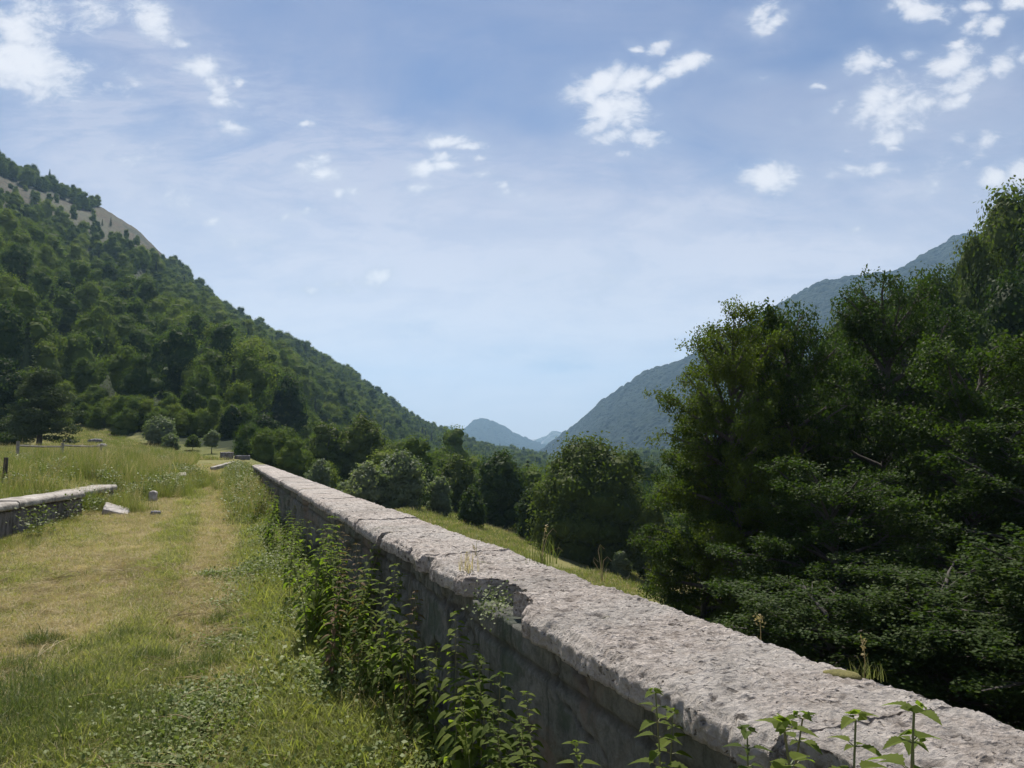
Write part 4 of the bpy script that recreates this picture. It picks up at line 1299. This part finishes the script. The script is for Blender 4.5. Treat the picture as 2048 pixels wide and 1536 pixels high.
M_COPING2 = simple_mat('weathered_pale_coping', (.22, .20, .175), (.44, .41, .37), 4.0, .93, .8, .02, (.12, .11, .09))
M_STONE = simple_mat('pale_loose_stone', (.26, .24, .22), (.46, .43, .40), 6.0, .9, .8, .02)
M_STONED = simple_mat('dark_loose_stone', (.10, .10, .11), (.20, .19, .19), 6.0, .9, .8, .02)

A0 = P(-230, 1130, 9.2)[:1]
seg_wall('low_wall', 'low sun-streaked rubble wall with pale coping, left of the track at the photo edge', [(-6.9, 7.0), (-8.25, 12.0), (-9.15, 16.6)], .64, .50, .13, 11)
seg_wall('low_wall', 'short buried stub of low wall just past the end of the sun-streaked rubble wall', [(-9.55, 17.0), (-10.0, 19.6)], .50, .55, .13, 15)


def stone(name, label, x, y, sx, sy, sz, seed, mat, rot=(0, 0, 0), zo=0.0, boxy=.6, cat='stone'):
    v, f = ico(4)
    m_ = np.abs(v).max(axis=1)[:, None]
    v = v * (1 - boxy) + v / m_ * boxy * .85
    v = v * np.array((sx, sy, sz)) / 2
    k = min(sx, sy, sz)
    v = v * (1 + .10 * fbm(v / k * 1.2 + seed, 3, seed)[:, None]) + np.stack([fbm(v * 9 + seed + 5 * q, 3, seed + q) for q in range(3)], 1) * k * .12
    z = float(terrain(np.array([x]), np.array([y]))[0]) + float(lawn_bump(np.array([x]), np.array([y]))[0])
    return tag(link(name, make_mesh(name, v, f, [mat], smooth=True), None, (x, y, z + zo), rot), label, cat)


def gp(u, v, z=0.0):
    x, d = on_plane(u, v, z)
    for _ in range(4):
        zz = float(terrain(np.array([x]), np.array([d]))[0]); x, d = on_plane(u, v, zz)
    return x, d


x, y = gp(232, 1032); stone('stone_slab', 'pale fallen coping slab lying tilted in the grass beside the low wall end', x, y, .60, .75, .12, 3, M_STONE, (R(10), R(16), R(25)), .10, .97, 'slab')
x, y = gp(311, 1034); stone('stone', 'small dark grey rock in the grass at the edge of the track', x, y, .24, .2, .18, 4, M_STONED, (0, 0, .5), .05)
x, y = gp(318, 1049); stone('stone', 'flat pale stone chip lying on the bleached grass of the track', x, y, .16, .12, .06, 5, M_STONE, (0, .1, .5), .03)
x, y = gp(305, 1008); stone('stone', 'upright pale stone half hidden in weeds between the wall stub and the track', x, y, .22, .2, .42, 6, M_STONE, (0, .1, .3), .14)
x, y = gp(311, 985); stone('stone_stub', 'squat square-topped stone stub standing in the tall grass', x, y, .42, .36, .40, 7, M_RUBBLE, (.05, .08, .3), .12, 1.0)
x, y = gp(360, 968); stone('stone_slab', 'long pale coping stone buried in tall grass farther along the track', x, y, .42, 1.3, .14, 8, M_COPING2, (R(4), 0, R(22)), .26, .85, 'slab')
x, y = gp(446, 943); stone('stone_slab', 'tilted broken coping stone near the far end of the track', x, y, .4, 1.5, .18, 9, M_COPING2, (R(12), 0, R(-32)), .28, .85, 'slab')
x, y = tx(456) * 60, 60.0; stone('stone_ruin', 'small grey block of ruined masonry beyond the far end of the track', x, y, 1.1, .7, .66, 10, M_RUBBLE, (0, 0, .2), .26, .95, 'ruin')
x, y = tx(487) * 61, 61.0; stone('stone_ruin', 'low dark ruined wall remnant beside the pale block past the track', x, y, 1.3, .5, .4, 12, M_STONED, (0, 0, .1), .16, .95, 'ruin')
for (u, d, sx, lab) in [(192, 84, 1.6, 'brownish rock outcrop in the meadow right of the lone pine'), (172, 78, 2.0, 'dark flat rock below the outcrop in the meadow'), (206, 80, 1.3, 'weathered rock lowest in the meadow'), (138, 82, 1.2, 'small pale rock in the meadow nearest the lone pine')]:
    stone('rock', lab, tx(u) * d, float(d), sx, sx * .8, .7, int(u), M_STONED, (.1, .1, u), .05, .3, 'rock')

# rail fence at the photo edge
fence = empty('rail_fence', (0, 0, 0)); tag(fence, 'old grey wooden rail fence in tall grass below the lone pine', 'fence')
fp = [(-18.6, 29.0), (-18.2, 31.2), (-17.8, 33.4)]
for i, (x, y) in enumerate(fp):
    z = float(terrain(np.array([x]), np.array([y]))[0])
    v, f = tube([(x, y, z - .3), (x + .01, y, z + .45), (x, y + .01, z + 1.02 - .06 * i)], [.065, .06, .055], 7)
    b_ = Bag(); b_.add(v, f); b_.add(np.vstack([v[-7:]]), np.arange(7)[None, :]); link('post', b_.mesh('post', [M_WOOD]), fence)
for i in range(2):
    a_, c_ = fp[i], fp[i + 1]
    for hh in (.86,):
        za, zc_ = [float(terrain(np.array([q[0]]), np.array([q[1]]))[0]) + hh - .05 * j for q, j in ((a_, 0), (c_, 1))]
        v, f = tube([(a_[0], a_[1], za), ((a_[0] + c_[0]) / 2, (a_[1] + c_[1]) / 2, (za + zc_) / 2 - .02), (c_[0], c_[1], zc_)], [.04, .042, .038], 6)
        b_ = Bag(); b_.add(v, f); link('rail', b_.mesh('rail', [M_WOOD]), fence)
x, y = tx(14) * 17.5, 17.5
z = float(terrain(np.array([x]), np.array([y]))[0])
v, f = tube([(x, y, z - .3), (x + .02, y, z + .35), (x + .03, y, z + .86)], [.055, .05, .045], 7)
b_ = Bag(); b_.add(v, f); b_.add(v[-7:], np.arange(7)[None, :])
tag(link('wooden_post', b_.mesh('wooden_post', [M_BARK])), 'thin dark leaning wooden post behind the low wall at the photo edge', 'post')


# ------------------------------------------------------------------ grasses
def tuft(seed, n, h, spread, width, lean=.5, mat=None, curl=.5, head=False, name='tuft'):
    rg = np.random.default_rng(seed); b = Bag()
    seg = 4
    base = rg.normal(0, spread, (n, 2)); an = rg.uniform(0, 2 * np.pi, n); hh = h * rg.uniform(.45, 1.15, n)
    ln = lean * rg.uniform(.1, 1.2, n)
    q = np.linspace(0, 1, seg)
    px = base[:, 0:1] + np.cos(an)[:, None] * ln[:, None] * hh[:, None] * q ** 1.8
    py = base[:, 1:2] + np.sin(an)[:, None] * ln[:, None] * hh[:, None] * q ** 1.8
    pz = hh[:, None] * (q - curl * .5 * ln[:, None] * q ** 2.6)
    w = width * rg.uniform(.6, 1.3, n)[:, None] * np.array((1.0, .95, .6, .05))[:seg]
    ra = an + rg.uniform(-.8, .8, n) + np.pi / 2
    ox = np.cos(ra)[:, None] * w / 2; oy = np.sin(ra)[:, None] * w / 2
    L = np.stack([px - ox, py - oy, pz], -1); Rr_ = np.stack([px + ox, py + oy, pz], -1)
    V = np.stack([L, Rr_], 2).reshape(n, seg * 2, 3)
    f = []
    for s in range(seg - 1):
        f.append(np.array([s * 2, s * 2 + 1, s * 2 + 3, s * 2 + 2]))
    f = np.array(f)[None] + (np.arange(n) * seg * 2)[:, None, None]
    b.add(V.reshape(-1, 3), f.reshape(-1, 4))
    if head:
        for i in range(0, n, 3):
            c = np.array((px[i, -1], py[i, -1], pz[i, -1]))
            k = 9; t_ = np.linspace(-.09, .03, k)
            v, ff = cards(c + np.column_stack([rg.normal(0, .004, k), rg.normal(0, .004, k), t_]), np.tile((1, 0, 0.), (k, 1)), np.full(k, .02), rg, .4, .8)
            b.add(v, ff, 0)
    return b.mesh(name, [mat])


def leafy(seed, n, spread, size, mat, h=.05):
    rg = np.random.default_rng(seed)
    c = np.column_stack([rg.normal(0, spread, (n, 2)), h * rg.uniform(.2, 1.1, n)])
    v, f = cards(c, np.tile((0, 0, 1.0), (n, 1)), size * rg.uniform(.6, 1.3, n), rg, .75, .45)
    b = Bag(); b.add(v, f)
    return b.mesh('leafy', [mat])


G_SHORT = [tuft(1 + k, 34, (.05, .065, .08, .10)[k], .045, .0042, .9, M_GRASS, .6) for k in range(4)]
G_DRY = [tuft(11 + k, 34, (.04, .05, .07, .10)[k], .05, .0038, 1.5, M_DRY, .9) for k in range(4)]
G_DARK = [tuft(21 + k, 46, (.12, .16, .20)[k], .05, .005, .7, M_DARKG, .7) for k in range(3)]
G_TALL = [tuft(31 + k, 46, (.45, .6, .75)[k], .12, .010, .45, M_TALL, .5) for k in range(3)]
G_TALLD = [tuft(41 + k, 22, (.5, .65, .8)[k], .10, .006, .5, M_DRY, .5, True) for k in range(3)]
G_CLOV = [leafy(51 + k, 60, .07, .022, M_CLOVER, .05) for k in range(3)]
G_WEED = [leafy(61 + k, 110, .09, .026, M_CLOVER, (.10, .16, .22)[k]) for k in range(3)]


def place(name, forms, x, y, smin, smax, sfun=None, tiltk=.12, zo=0.0, flat=None):
    n = len(x)
    z = terrain(x, y) + lawn_bump(x, y) + zo
    rg = np.random.default_rng(abs(hash_name(name)))
    s = rg.uniform(smin, smax, n) * (sfun if sfun is not None else 1)
    rot = np.stack([rg.normal(0, tiltk, n), rg.normal(0, tiltk, n), rg.uniform(0, 6.28, n)], 1)
    idx = rg.integers(0, len(forms), n)
    return scatter(name, forms, np.stack([x, y, z], 1), rot, s, idx)


def hash_name(s_):
    return sum((i + 1) * ord(c_) for i, c_ in enumerate(s_))


def samp(n, y0, y1, pmin, pmax, power=1.0, seed=0):
    """points on the track by depth and distance p left of the wall face"""
    rg = np.random.default_rng(seed)
    y = (rg.uniform(y0 ** power, y1 ** power, n)) ** (1 / power)
    p = rg.uniform(pmin, pmax, n)
    x = xw(y) - p / .93
    return x, y, p, rg


def inview(x, y, m=60):
    u, v = proj(x, y, terrain(x, y))
    return (u > -m) & (u < 2048 + m) & (v < 1536 + 140)


# the sward: 3.3 m to the end of the track
X_, Y_, P_, rg = samp(120000, 3.0, 9.0, .02, 6.5, 1.0, 1)
k = inview(X_, Y_); X_, Y_, P_ = X_[k], Y_[k], P_[k]
Dn = dryness(X_, Y_)
X2, Y2, P2, rg2 = samp(90000, 9.0, 20, .05, 8.0, .6, 2)
k = inview(X2, Y2); X2, Y2, P2 = X2[k], Y2[k], P2[k]
X3, Y3, P3, rg3 = samp(60000, 20, 46, .1, 10.0, .6, 3)
k = inview(X3, Y3); X3, Y3, P3 = X3[k], Y3[k], P3[k]
XA = np.concatenate([X_, X2, X3]); YA = np.concatenate([Y_, Y2, Y3]); PA = np.concatenate([P_, P2, P3])
DA = dryness(XA, YA)
rgA = np.random.default_rng(4)
pick = rgA.uniform(0, 1, len(XA)) < np.clip((DA - .12) * 1.15, 0.06, .9)
lowp = sstep(YA, 3, 26) * .45 + .9
hgt = np.clip(1.15 - .35 * DA + .6 * (1 - sstep(PA, .3, 1.0)), .6, 1.8)
place('dry_grass', G_DRY, XA[pick], YA[pick], .7, 1.35, (lowp * hgt)[pick], .25)
place('grass', G_SHORT, XA[~pick], YA[~pick], .75, 1.5, (lowp * hgt)[~pick], .15)
# darker clumps low on the near left and scattered
cx = []; rgc = np.random.default_rng(9)
cents = [gp(u, v) + (r,) for u, v, r in [(100, 1440, .34), (40, 1480, .3), (190, 1370, .12), (290, 1340, .13), (245, 1290, .10), (180, 1320, .10), (350, 1370, .09), (420, 1345, .09), (60, 1390, .2), (440, 1310, .09), (455, 1250, .10), (150, 1500, .25), (20, 1350, .12), (230, 1440, .15), (300, 1500, .15), (520, 1300, .1), (90, 1300, .08), (330, 1290, .06)]]
for (x, y, r) in cents:
    q = int(900 * r * r * 3.2) + 8; cx.append(np.column_stack([rgc.normal(x, r, q), rgc.normal(y, r * .8, q)]))
cx = np.concatenate(cx)
place('dark_grass', G_DARK, cx[:, 0], cx[:, 1], .45, .95, None, .15)
# clover and broad weeds along the wall foot and near right
Xc, Yc, Pc, rgc = samp(26000, 3.0, 10, .02, 1.9, 1.0, 12)
nn_ = fbm(xy3(Xc, Yc, 2.2), 3, 66)
k = inview(Xc, Yc) & (rgc.uniform(0, 1, len(Xc)) < np.clip(1.05 - Pc / (.9 + .8 * (Yc < 5)) + nn_, 0, 1) * .9)
place('clover', G_CLOV, Xc[k], Yc[k], .7, 1.5, None, .2)
Xc, Yc, Pc, rgc = samp(5200, 2.4, 24, .03, .75, .7, 13)
nn_ = fbm(xy3(Xc, Yc, 1.6), 3, 67)
k = (rgc.uniform(0, 1, len(Xc)) < np.clip(1.0 - Pc / .55 + nn_ * 1.2, 0, 1))
place('weeds', G_WEED, Xc[k], Yc[k], .6, 1.35, None, .2)
# tall grass: terrace beyond the low wall, margins, far end
rgt = np.random.default_rng(15)
N = 34000
yt = rgt.uniform(8 ** .8, 62 ** .8, N) ** (1 / .8); xt = -yt * rgt.uniform(.27, .74, N)
xl = xleft(yt) - .6
nn_ = fbm(xy3(xt, yt, .35), 3, 68)
edge = np.where(yt < 17, xl - .05, np.where(yt < 42, xl + .6 + 1.2 * nn_, xl + 1.0))
k = (xt < edge) & inview(xt, yt) & (rgt.uniform(0, 1, N) < np.clip(.75 + nn_, .15, 1))
# loose tall grass between stub and track, and at the foot of the low wall
N2 = 4200
y2 = rgt.uniform(10, 30, N2); x2 = xleft(y2) + np.abs(rgt.normal(0, .40, N2)) * np.where(y2 > 17, 1.8, .6) + .08
n2_ = fbm(xy3(x2, y2, .8), 3, 69)
k2 = rgt.uniform(0, 1, N2) < np.clip(.35 + 1.3 * n2_, 0, 1) * np.where(y2 < 17, .22, .9)
# far margin of the parapet
N3 = 1800
y3 = rgt.uniform(15, 34, N3); p3 = np.abs(rgt.normal(0, .28, N3)) + .05
x3 = xw(y3) - p3 / .93
xx = np.concatenate([xt[k], x2[k2], x3]); yy = np.concatenate([yt[k], y2[k2], y3])
sf = np.concatenate([np.clip(.85 + .5 * nn_[k], .4, 1.3), np.where(y2[k2] < 17, .32, .65), np.full(N3, .75)])
dr = rgt.uniform(0, 1, len(xx)) < .22
place('tall_grass', G_TALL, xx[~dr], yy[~dr], .6, 1.15, sf[~dr], .12)
place('tall_dry_grass', G_TALLD, xx[dr], yy[dr], .7, 1.2, sf[dr], .12)
kw = rgt.uniform(0, 1, len(xx)) < .07
place('tall_weeds', [leafy(81 + q, 130, .14, .045, M_DARKG, .45) for q in range(3)], xx[kw], yy[kw], .5, 1.3, None, .1)
# fallen pale stalks lying in the sward, and rank blades at the wall foot
LIT = []
for q in range(4):
    rq = np.random.default_rng(90 + q); b_ = Bag()
    for _ in range((5, 9, 3, 7)[q]):
        L_ = rq.uniform(.08, .24); an_ = rq.normal(0, .5) + q; c0 = rq.normal(0, .05, 2); tq_ = np.linspace(0, 1, 4)
        b_.add(*tube(np.stack([c0[0] + np.cos(an_) * L_ * tq_, c0[1] + np.sin(an_) * L_ * tq_, .035 + .05 * rq.uniform(0, 1) * tq_ + .012 * np.sin(tq_ * 3)], 1), [.0018, .0018, .0016, .0008], 4))
    LIT.append(b_.mesh('stalks', [M_DRY]))
Xl, Yl, Pl, rgl = samp(2600, 3.2, 11, .35, 5.5, .8, 23)
nl_ = fbm(xy3(Xl, Yl, 1.3), 3, 77)
k = inview(Xl, Yl) & (rgl.uniform(0, 1, len(Xl)) < np.clip(.25 + 1.6 * nl_, 0, 1))
place('litter', LIT, Xl[k], Yl[k], .7, 1.5, None, .12)
Xl, Yl, Pl, rgl = samp(110, 2.6, 12, .04, .35, .8, 24)
place('rank_grass', G_TALL + G_TALLD, Xl, Yl, .25, .6, None, .2)
# meadow grass beyond, coarse
N = 30000
ym = rgt.uniform(40, 118, N); xm = ym * rgt.uniform(-.72, .16, N); zm = terrain(xm, ym)
um, vm = proj(xm, ym, zm)
k = (inpoly(um, vm, MEADOW_L) & (ym > 58)) | inpoly(um, vm, MEADOW_R)
dr = rgt.uniform(0, 1, N) < .35
place('meadow_grass', [tuft(71 + q, 40, .3, .5, .03, .8, M_TALL, .6) for q in range(2)], xm[k & ~dr], ym[k & ~dr], .6, 1.1, None, .1)
place('meadow_straw', [tuft(75 + q, 40, .3, .5, .03, .9, M_DRY, .6) for q in range(2)], xm[k & dr], ym[k & dr], .5, .9, None, .1)


# ------------------------------------------------------------------ nettles
def nettle_forms(seed, h, leaf=.078, mat=None, bend=.08, pairs=None, hi=False):
    rg = np.random.default_rng(seed)
    z = np.linspace(-.05, h, 9)
    ba = rg.uniform(0, 6.28)
    path = np.stack([np.cos(ba) * bend * h * (z / h) ** 2, np.sin(ba) * bend * h * (z / h) ** 2, z], 1)
    sb = Bag(); sb.add(*tube(path, np.linspace(.0042, .0016, 9), 5))
    lb = Bag(); pairs = pairs or int(h * 21); az = rg.uniform(0, 6.28)
    for i in range(pairs):
        t_ = (i + 1) / pairs; zz = h * (.12 + .88 * t_); c = np.array([np.interp(zz, z, path[:, q]) for q in range(3)])
        L = leaf * 1.25 * (1.05 - .55 * t_ ** 2.6) * rg.uniform(.8, 1.15) * (1 if t_ > .2 else .8); L0 = L
        if rg.uniform() < .12 and t_ < .6: continue
        for s, sm in ((0, 1), (math.pi, 1), (math.pi / 2, .5), (-math.pi / 2, .5)):
            if sm < 1 and rg.uniform() < .35: continue
            a = az + s + rg.uniform(-.3, .3); L = L0 * sm; droop = rg.uniform(.35, .95) * (1.25 - t_) + .2
            out_ = np.array((math.cos(a), math.sin(a), 0)); sd = np.array((-math.sin(a), math.cos(a), 0)); up = np.array((0, 0, 1.0))
            pet = .25 * L
            tt = np.array((0, .18, .45, .72, 1.0)); wd = np.array((.02, .24, .25, .15, .0))
            if hi:
                tt = np.linspace(0, 1, 15); wd = np.interp(tt, (0, .08, .22, .4, .65, .85, 1), (.02, .19, .27, .26, .17, .08, 0)) * np.where(np.arange(15) % 2 == 1, 1.08, .88)
            wd = wd * L * rg.uniform(.85, 1.1); m_ = len(tt)
            ctr = c + out_ * (pet + tt * L)[:, None] * math.cos(droop * .6) + up * (pet * .35 - droop * L * tt ** 1.6 + .22 * L * tt)[:, None]
            fold = .28 * wd[:, None] * up
            V = np.concatenate([ctr - sd * wd[:, None] + fold, ctr, ctr + sd * wd[:, None] + fold])
            f = []
            for q in range(m_ - 1):
                f += [(q, q + 1, m_ + q + 1, m_ + q), (m_ + q, m_ + q + 1, 2 * m_ + q + 1, 2 * m_ + q)]
            lb.add(V, np.array(f))
            sb.add(*tube([c, ctr[0]], [.0012, .0009], 3))
        az += math.pi / 2 + rg.uniform(-.2, .2)
    # small top leaves
    for q in range(6):
        a = rg.uniform(0, 6.28); c = path[-1]
        v, f = cards(c[None] + np.array((math.cos(a), math.sin(a), .6))[None] * .012, np.array([(math.cos(a), math.sin(a), 1.)]), np.array([.022]), rg, .5, .2)
        lb.add(v, f)
    return lb.mesh('foliage', [mat or M_NETTLE], smooth=False), sb.mesh('stem', [M_STEM], smooth=True)


NF = [nettle_forms(500 + k, h, lf, M_NETTLE, bd) for k, (h, lf, bd) in enumerate([(1.0, .085, .10), (.85, .078, .16), (.7, .075, .07), (.95, .07, .22), (.55, .07, .1)])]
NFH = [nettle_forms(540 + k, h, lf, M_NETTLE, bd, pairs=pr, hi=True) for k, (h, lf, bd, pr) in enumerate([(1.1, .070, .06, 27), (.95, .066, .14, 22)])]
NFR = [nettle_forms(520 + k, h, .06, M_REDNETTLE, .1) for k, h in enumerate((.95, .8))]


def nettle(x, y, h, form, label, group, rz=None, red=False, cat='nettle', zb=None):
    F_ = NFR if red else (NFH if y < 3.0 else NF); f0 = F_[form % len(F_)]
    H0 = ((.95, .8) if red else ((1.1, .95) if y < 3.0 else (1.0, .85, .7, .95, .55)))[form % len(F_)]
    z = float(terrain(np.array([x]), np.array([y]))[0]) if zb is None else zb
    r_ = empty('nettle', (x, y, z), random.uniform(0, 6.28) if rz is None else rz, (.6 + .4 * h / H0,) * 2 + (h / H0,))
    tag(r_, label, cat, group)
    link('foliage', f0[0], r_); link('stem', f0[1], r_)


def net_uv(u, v, y, form, label, group, red=False, dx=0):
    x, _, zt = P(u, v, y)
    x = min(x, float(xw(y)) - .05) + dx
    zb = float(terrain(np.array([x]), np.array([y]))[0])
    nettle(x, y, max(zt - zb, .25), form, label, group, red=red)


G1 = 'nettles in the dense far clump by the dark wall section'
T1 = 'leafy green nettle in the dense clump against the wall below the narrowing coping'
rn = random.Random(3)
for i in range(30):
    y = rn.uniform(5.0, 7.8); p_ = rn.uniform(.06, .42)
    nettle(float(xw(y)) - p_ / .93, y, rn.uniform(.55, .98), rn.randrange(5), T1, G1)
for i in range(5):
    y = rn.uniform(5.3, 7.0); p_ = rn.uniform(.06, .3)
    nettle(float(xw(y)) - p_ / .93, y, rn.uniform(.8, 1.0), i, 'reddish-brown faded nettle standing in the dense far clump by the wall', 'faded nettles in the far clump', red=True)
for i in range(22):
    y = rn.uniform(8, 16); p_ = rn.uniform(.06, .4)
    nettle(float(xw(y)) - p_ / .93, y, rn.uniform(.5, .9), rn.randrange(5), 'distant yellow-green nettle in the row fringing the far part of the wall foot', 'nettles fringing the far wall foot')
G2 = 'nettles in the middle clump before the wall'
T2 = 'nettle in the middle clump standing before the broken coping notch'
for (u, v, y, f) in [(783, 1136, 4.75, 0), (765, 1160, 4.7, 3), (800, 1165, 4.6, 1), (830, 1195, 4.5, 2), (755, 1210, 4.6, 2), (850, 1240, 4.3, 1), (815, 1250, 4.2, 4), (775, 1290, 4.3, 4), (740, 1250, 4.7, 1), (858, 1290, 3.95, 2), (720, 1290, 4.7, 4), (880, 1300, 3.85, 4)]:
    net_uv(u, v, y, f, T2, G2)
net_uv(660, 1150, 4.9, 0, 'grey-stemmed wilted nettle at the left of the middle clump', None, red=True)
net_uv(842, 1180, 4.4, 1, 'brown-tipped nettle at the right of the middle clump, before the wall', None, red=True)
T3 = 'nettle in the near clump at the wall foot with broad drooping leaves'
G3 = 'nettles in the near clump at the wall foot'
for (u, v, y, f) in [(922, 1236, 3.55, 0), (962, 1250, 3.45, 3), (905, 1290, 3.5, 1), (940, 1320, 3.3, 2), (972, 1330, 3.2, 1), (985, 1370, 3.1, 4), (1000, 1345, 3.05, 2), (900, 1380, 3.3, 4), (950, 1400, 3.15, 4), (1010, 1420, 2.9, 4)]:
    net_uv(u, v, y, f, T3, G3)
for (u, v, y, f, lab) in [(1078, 1396, 2.65, 0, 'tall single nettle right of the near clump, bottom of the dark wall face'),
                          (1058, 1450, 2.55, 2, 'short broad-leaved nettle at the foot of the tall single one'),
                          (1110, 1455, 2.5, 1, 'nettle leaning right, second after the near clump'),
                          (1020, 1470, 2.6, 4, 'small nettle between the near clump and the tall single one'),
                          (1195, 1488, 2.15, 2, 'pale-tipped nettle whose top just enters the bottom of the wall face'),
                          (1335, 1372, 1.87, 0, 'slender nettle climbing the joint below the near coping edge'),
                          (1318, 1440, 1.9, 2, 'wilting shorter nettle beside the slender one at the coping joint'),
                          (1500, 1392, 1.58, 1, 'bright nettle sprig in the broken gap of the near coping edge'),
                          (1492, 1440, 1.60, 4, 'small dark sprig under the broken gap of the near coping edge'),
                          (1745, 1393, 1.12, 0, 'large nettle before the pale near coping, right one of two'),
                          (1672, 1410, 1.15, 3, 'large nettle before the pale near coping, left one of two'),
                          (1650, 1455, 1.18, 2, 'low nettle top crowding the left foot of the two large ones'),
                          (1790, 1510, 1.06, 4, 'nettle tip at the bottom edge right of the two large ones')]:
    net_uv(u, v, y, f, lab, None)
# nettles spilling out at the bottom of the picture
for (x, y, h, f, lab) in [(-.02, 2.75, .42, 4, 'low nettle at the bottom edge in the clover'), ]:
    pass


# ------------------------------------------------------------------ growth on the coping
def coping_tuft(name, label, u, v, ztop_v, n, width, seed, mats, spread=.03, tall=(), cat='grass tuft', lean=.5, hh=.10, inset=.45):
    x, y = on_plane(u, v, WT_TOP)
    rg = np.random.default_rng(seed)
    me = tuft(seed, n, hh, spread, width, lean, mats, .6)
    root = empty(name, (x, y, WT_TOP - .012)); tag(root, label, cat)
    link('blades', me, root)
    for k, (du, vt, seedhead) in enumerate(tall):
        h_ = P(u + du, vt, y)[2] - WT_TOP; ox = du / F * y
        q = np.linspace(0, 1, 8)
        path = np.stack([ox * q ** 1.7, rg.normal(0, .02) * q, h_ * q], 1)
        if seedhead == 2: path[-1] = path[-2] + np.array((.035, 0, -.02)); path[-2] += np.array((.015, 0, .0))
        b = Bag(); b.add(*tube(path, np.linspace(.0017, .0009, 8), 4))
        if seedhead == 1:
            kk = 34; c = path[-1] + rg.normal(0, .008, (kk, 3)) * (1, 1, 1.1)
            vv, ff = cards(c, rg.normal(0, 1, (kk, 3)), np.full(kk, .012), rg, .5, .5); b.add(vv, ff)
        if seedhead == 3:
            kk = 22; e = rg.uniform(.62, 1.0, kk); c = np.stack([np.interp(e, q, path[:, i]) for i in range(3)], 1) + rg.normal(0, .004, (kk, 3))
            vv, ff = cards(c, rg.normal(0, 1, (kk, 3)), np.full(kk, .014), rg, .3, .5); b.add(vv, ff)
        link('stalk', b.mesh('stalk', [M_DRY if seedhead else M_TALL]), root)
    return root


coping_tuft('grass_tuft', 'bushy green grass tuft with tall bent stalks growing on the far coping edge', 1083, 1124, 1070, 60, .0035, 601, M_TALL, .035, [(10, 1045, 3), (22, 1040, 2), (-22, 1062, 0), (38, 1085, 2)], hh=.15)
coping_tuft('grass_tuft', 'thin bare dry stalks rising from the coping before the dark round tree', 1204, 1158, 1080, 7, .003, 602, M_DRY, .02, [(-12, 1072, 2), (-2, 1085, 0), (-30, 1100, 2), (14, 1120, 0), (6, 1100, 2)], hh=.07)
coping_tuft('seed_stalk', 'single stalk with a round pale seed head on the coping', 1521, 1272, 1225, 3, .002, 603, M_DRY, .01, [(-5, 1226, 1)], hh=.02, cat='dry flower')
coping_tuft('grass_tuft', 'small grass tuft with one long blade beside the moss pad on the near coping', 1728, 1348, 1262, 46, .0022, 604, M_TALL, .022, [(-10, 1262, 3), (-16, 1300, 0), (24, 1325, 0)], hh=.05)
coping_tuft('seed_stalk', 'fine straw stalks on the coping left of the bushy tuft', 952, 1112, 1075, 5, .002, 605, M_DRY, .02, [(2, 1072, 0), (-5, 1085, 3), (8, 1095, 0)], hh=.05, cat='dry grass')
coping_tuft('grass_tuft', 'yellowed weed rooted in the broken notch of the coping', 935, 1140, 1110, 30, .004, 606, M_DRY, .03, [(-2, 1100, 3)], hh=.10)
v, f = ico(3); v = v * np.array((.05, .028, .012)); v += fbm(v * 60, 3, 5)[:, None] * .004
x, y = on_plane(1683, 1352, WT_TOP)
tag(link('moss_pad', make_mesh('moss_pad', v, f, [simple_mat('moss', (.10, .095, .025), (.17, .15, .045), 60, .95, .8, .004)], smooth=True), None, (x, y, WT_TOP + .002), (0, 0, -.6)), 'olive moss pad on the near coping beside the small grass tuft', 'moss')
# ivy-like weed in the notch
wb_ = Bag(); rg = np.random.default_rng(70)
xn, yn = float(xw(3.4)), 3.4
c = np.column_stack([rg.normal(xn + .07, .05, 420), rg.normal(yn, .12, 420), rg.normal(.93, .035, 420)])
vv, ff = cards(c, np.tile((-.4, -.5, 1.), (420, 1)), rg.uniform(.012, .03, 420) * .7, rg, .7, .5); wb_.add(vv, ff)
tag(link('creeping_weed', wb_.mesh('creeping_weed', [M_DARKG])), 'creeping small-leaved weed filling the broken notch in the coping', 'weed')

# ------------------------------------------------------------------ haze in the valley air
hv = bpy.data.meshes.new('haze')
x0, x1, y0, y1, z0, z1 = -4200, 5200, -400, 6400, -260, 640
hv.from_pydata([(x, y, z) for x in (x0, x1) for y in (y0, y1) for z in (z0, z1)], [], [(0, 1, 3, 2), (4, 6, 7, 5), (0, 4, 5, 1), (2, 3, 7, 6), (0, 2, 6, 4), (1, 5, 7, 3)])
m, t, out = new_mat('valley_haze')
pvn = t.new('ShaderNodeVolumePrincipled')
pvn.inputs['Color'].default_value = (.44, .71, 1.0, 1)
pvn.inputs['Density'].default_value = .00018
pvn.inputs['Anisotropy'].default_value = .25
t.l.new(pvn.outputs[0], out.inputs['Volume'])
hv.materials.append(m)
hz = link('haze', hv)
tag(hz, kind='stuff')
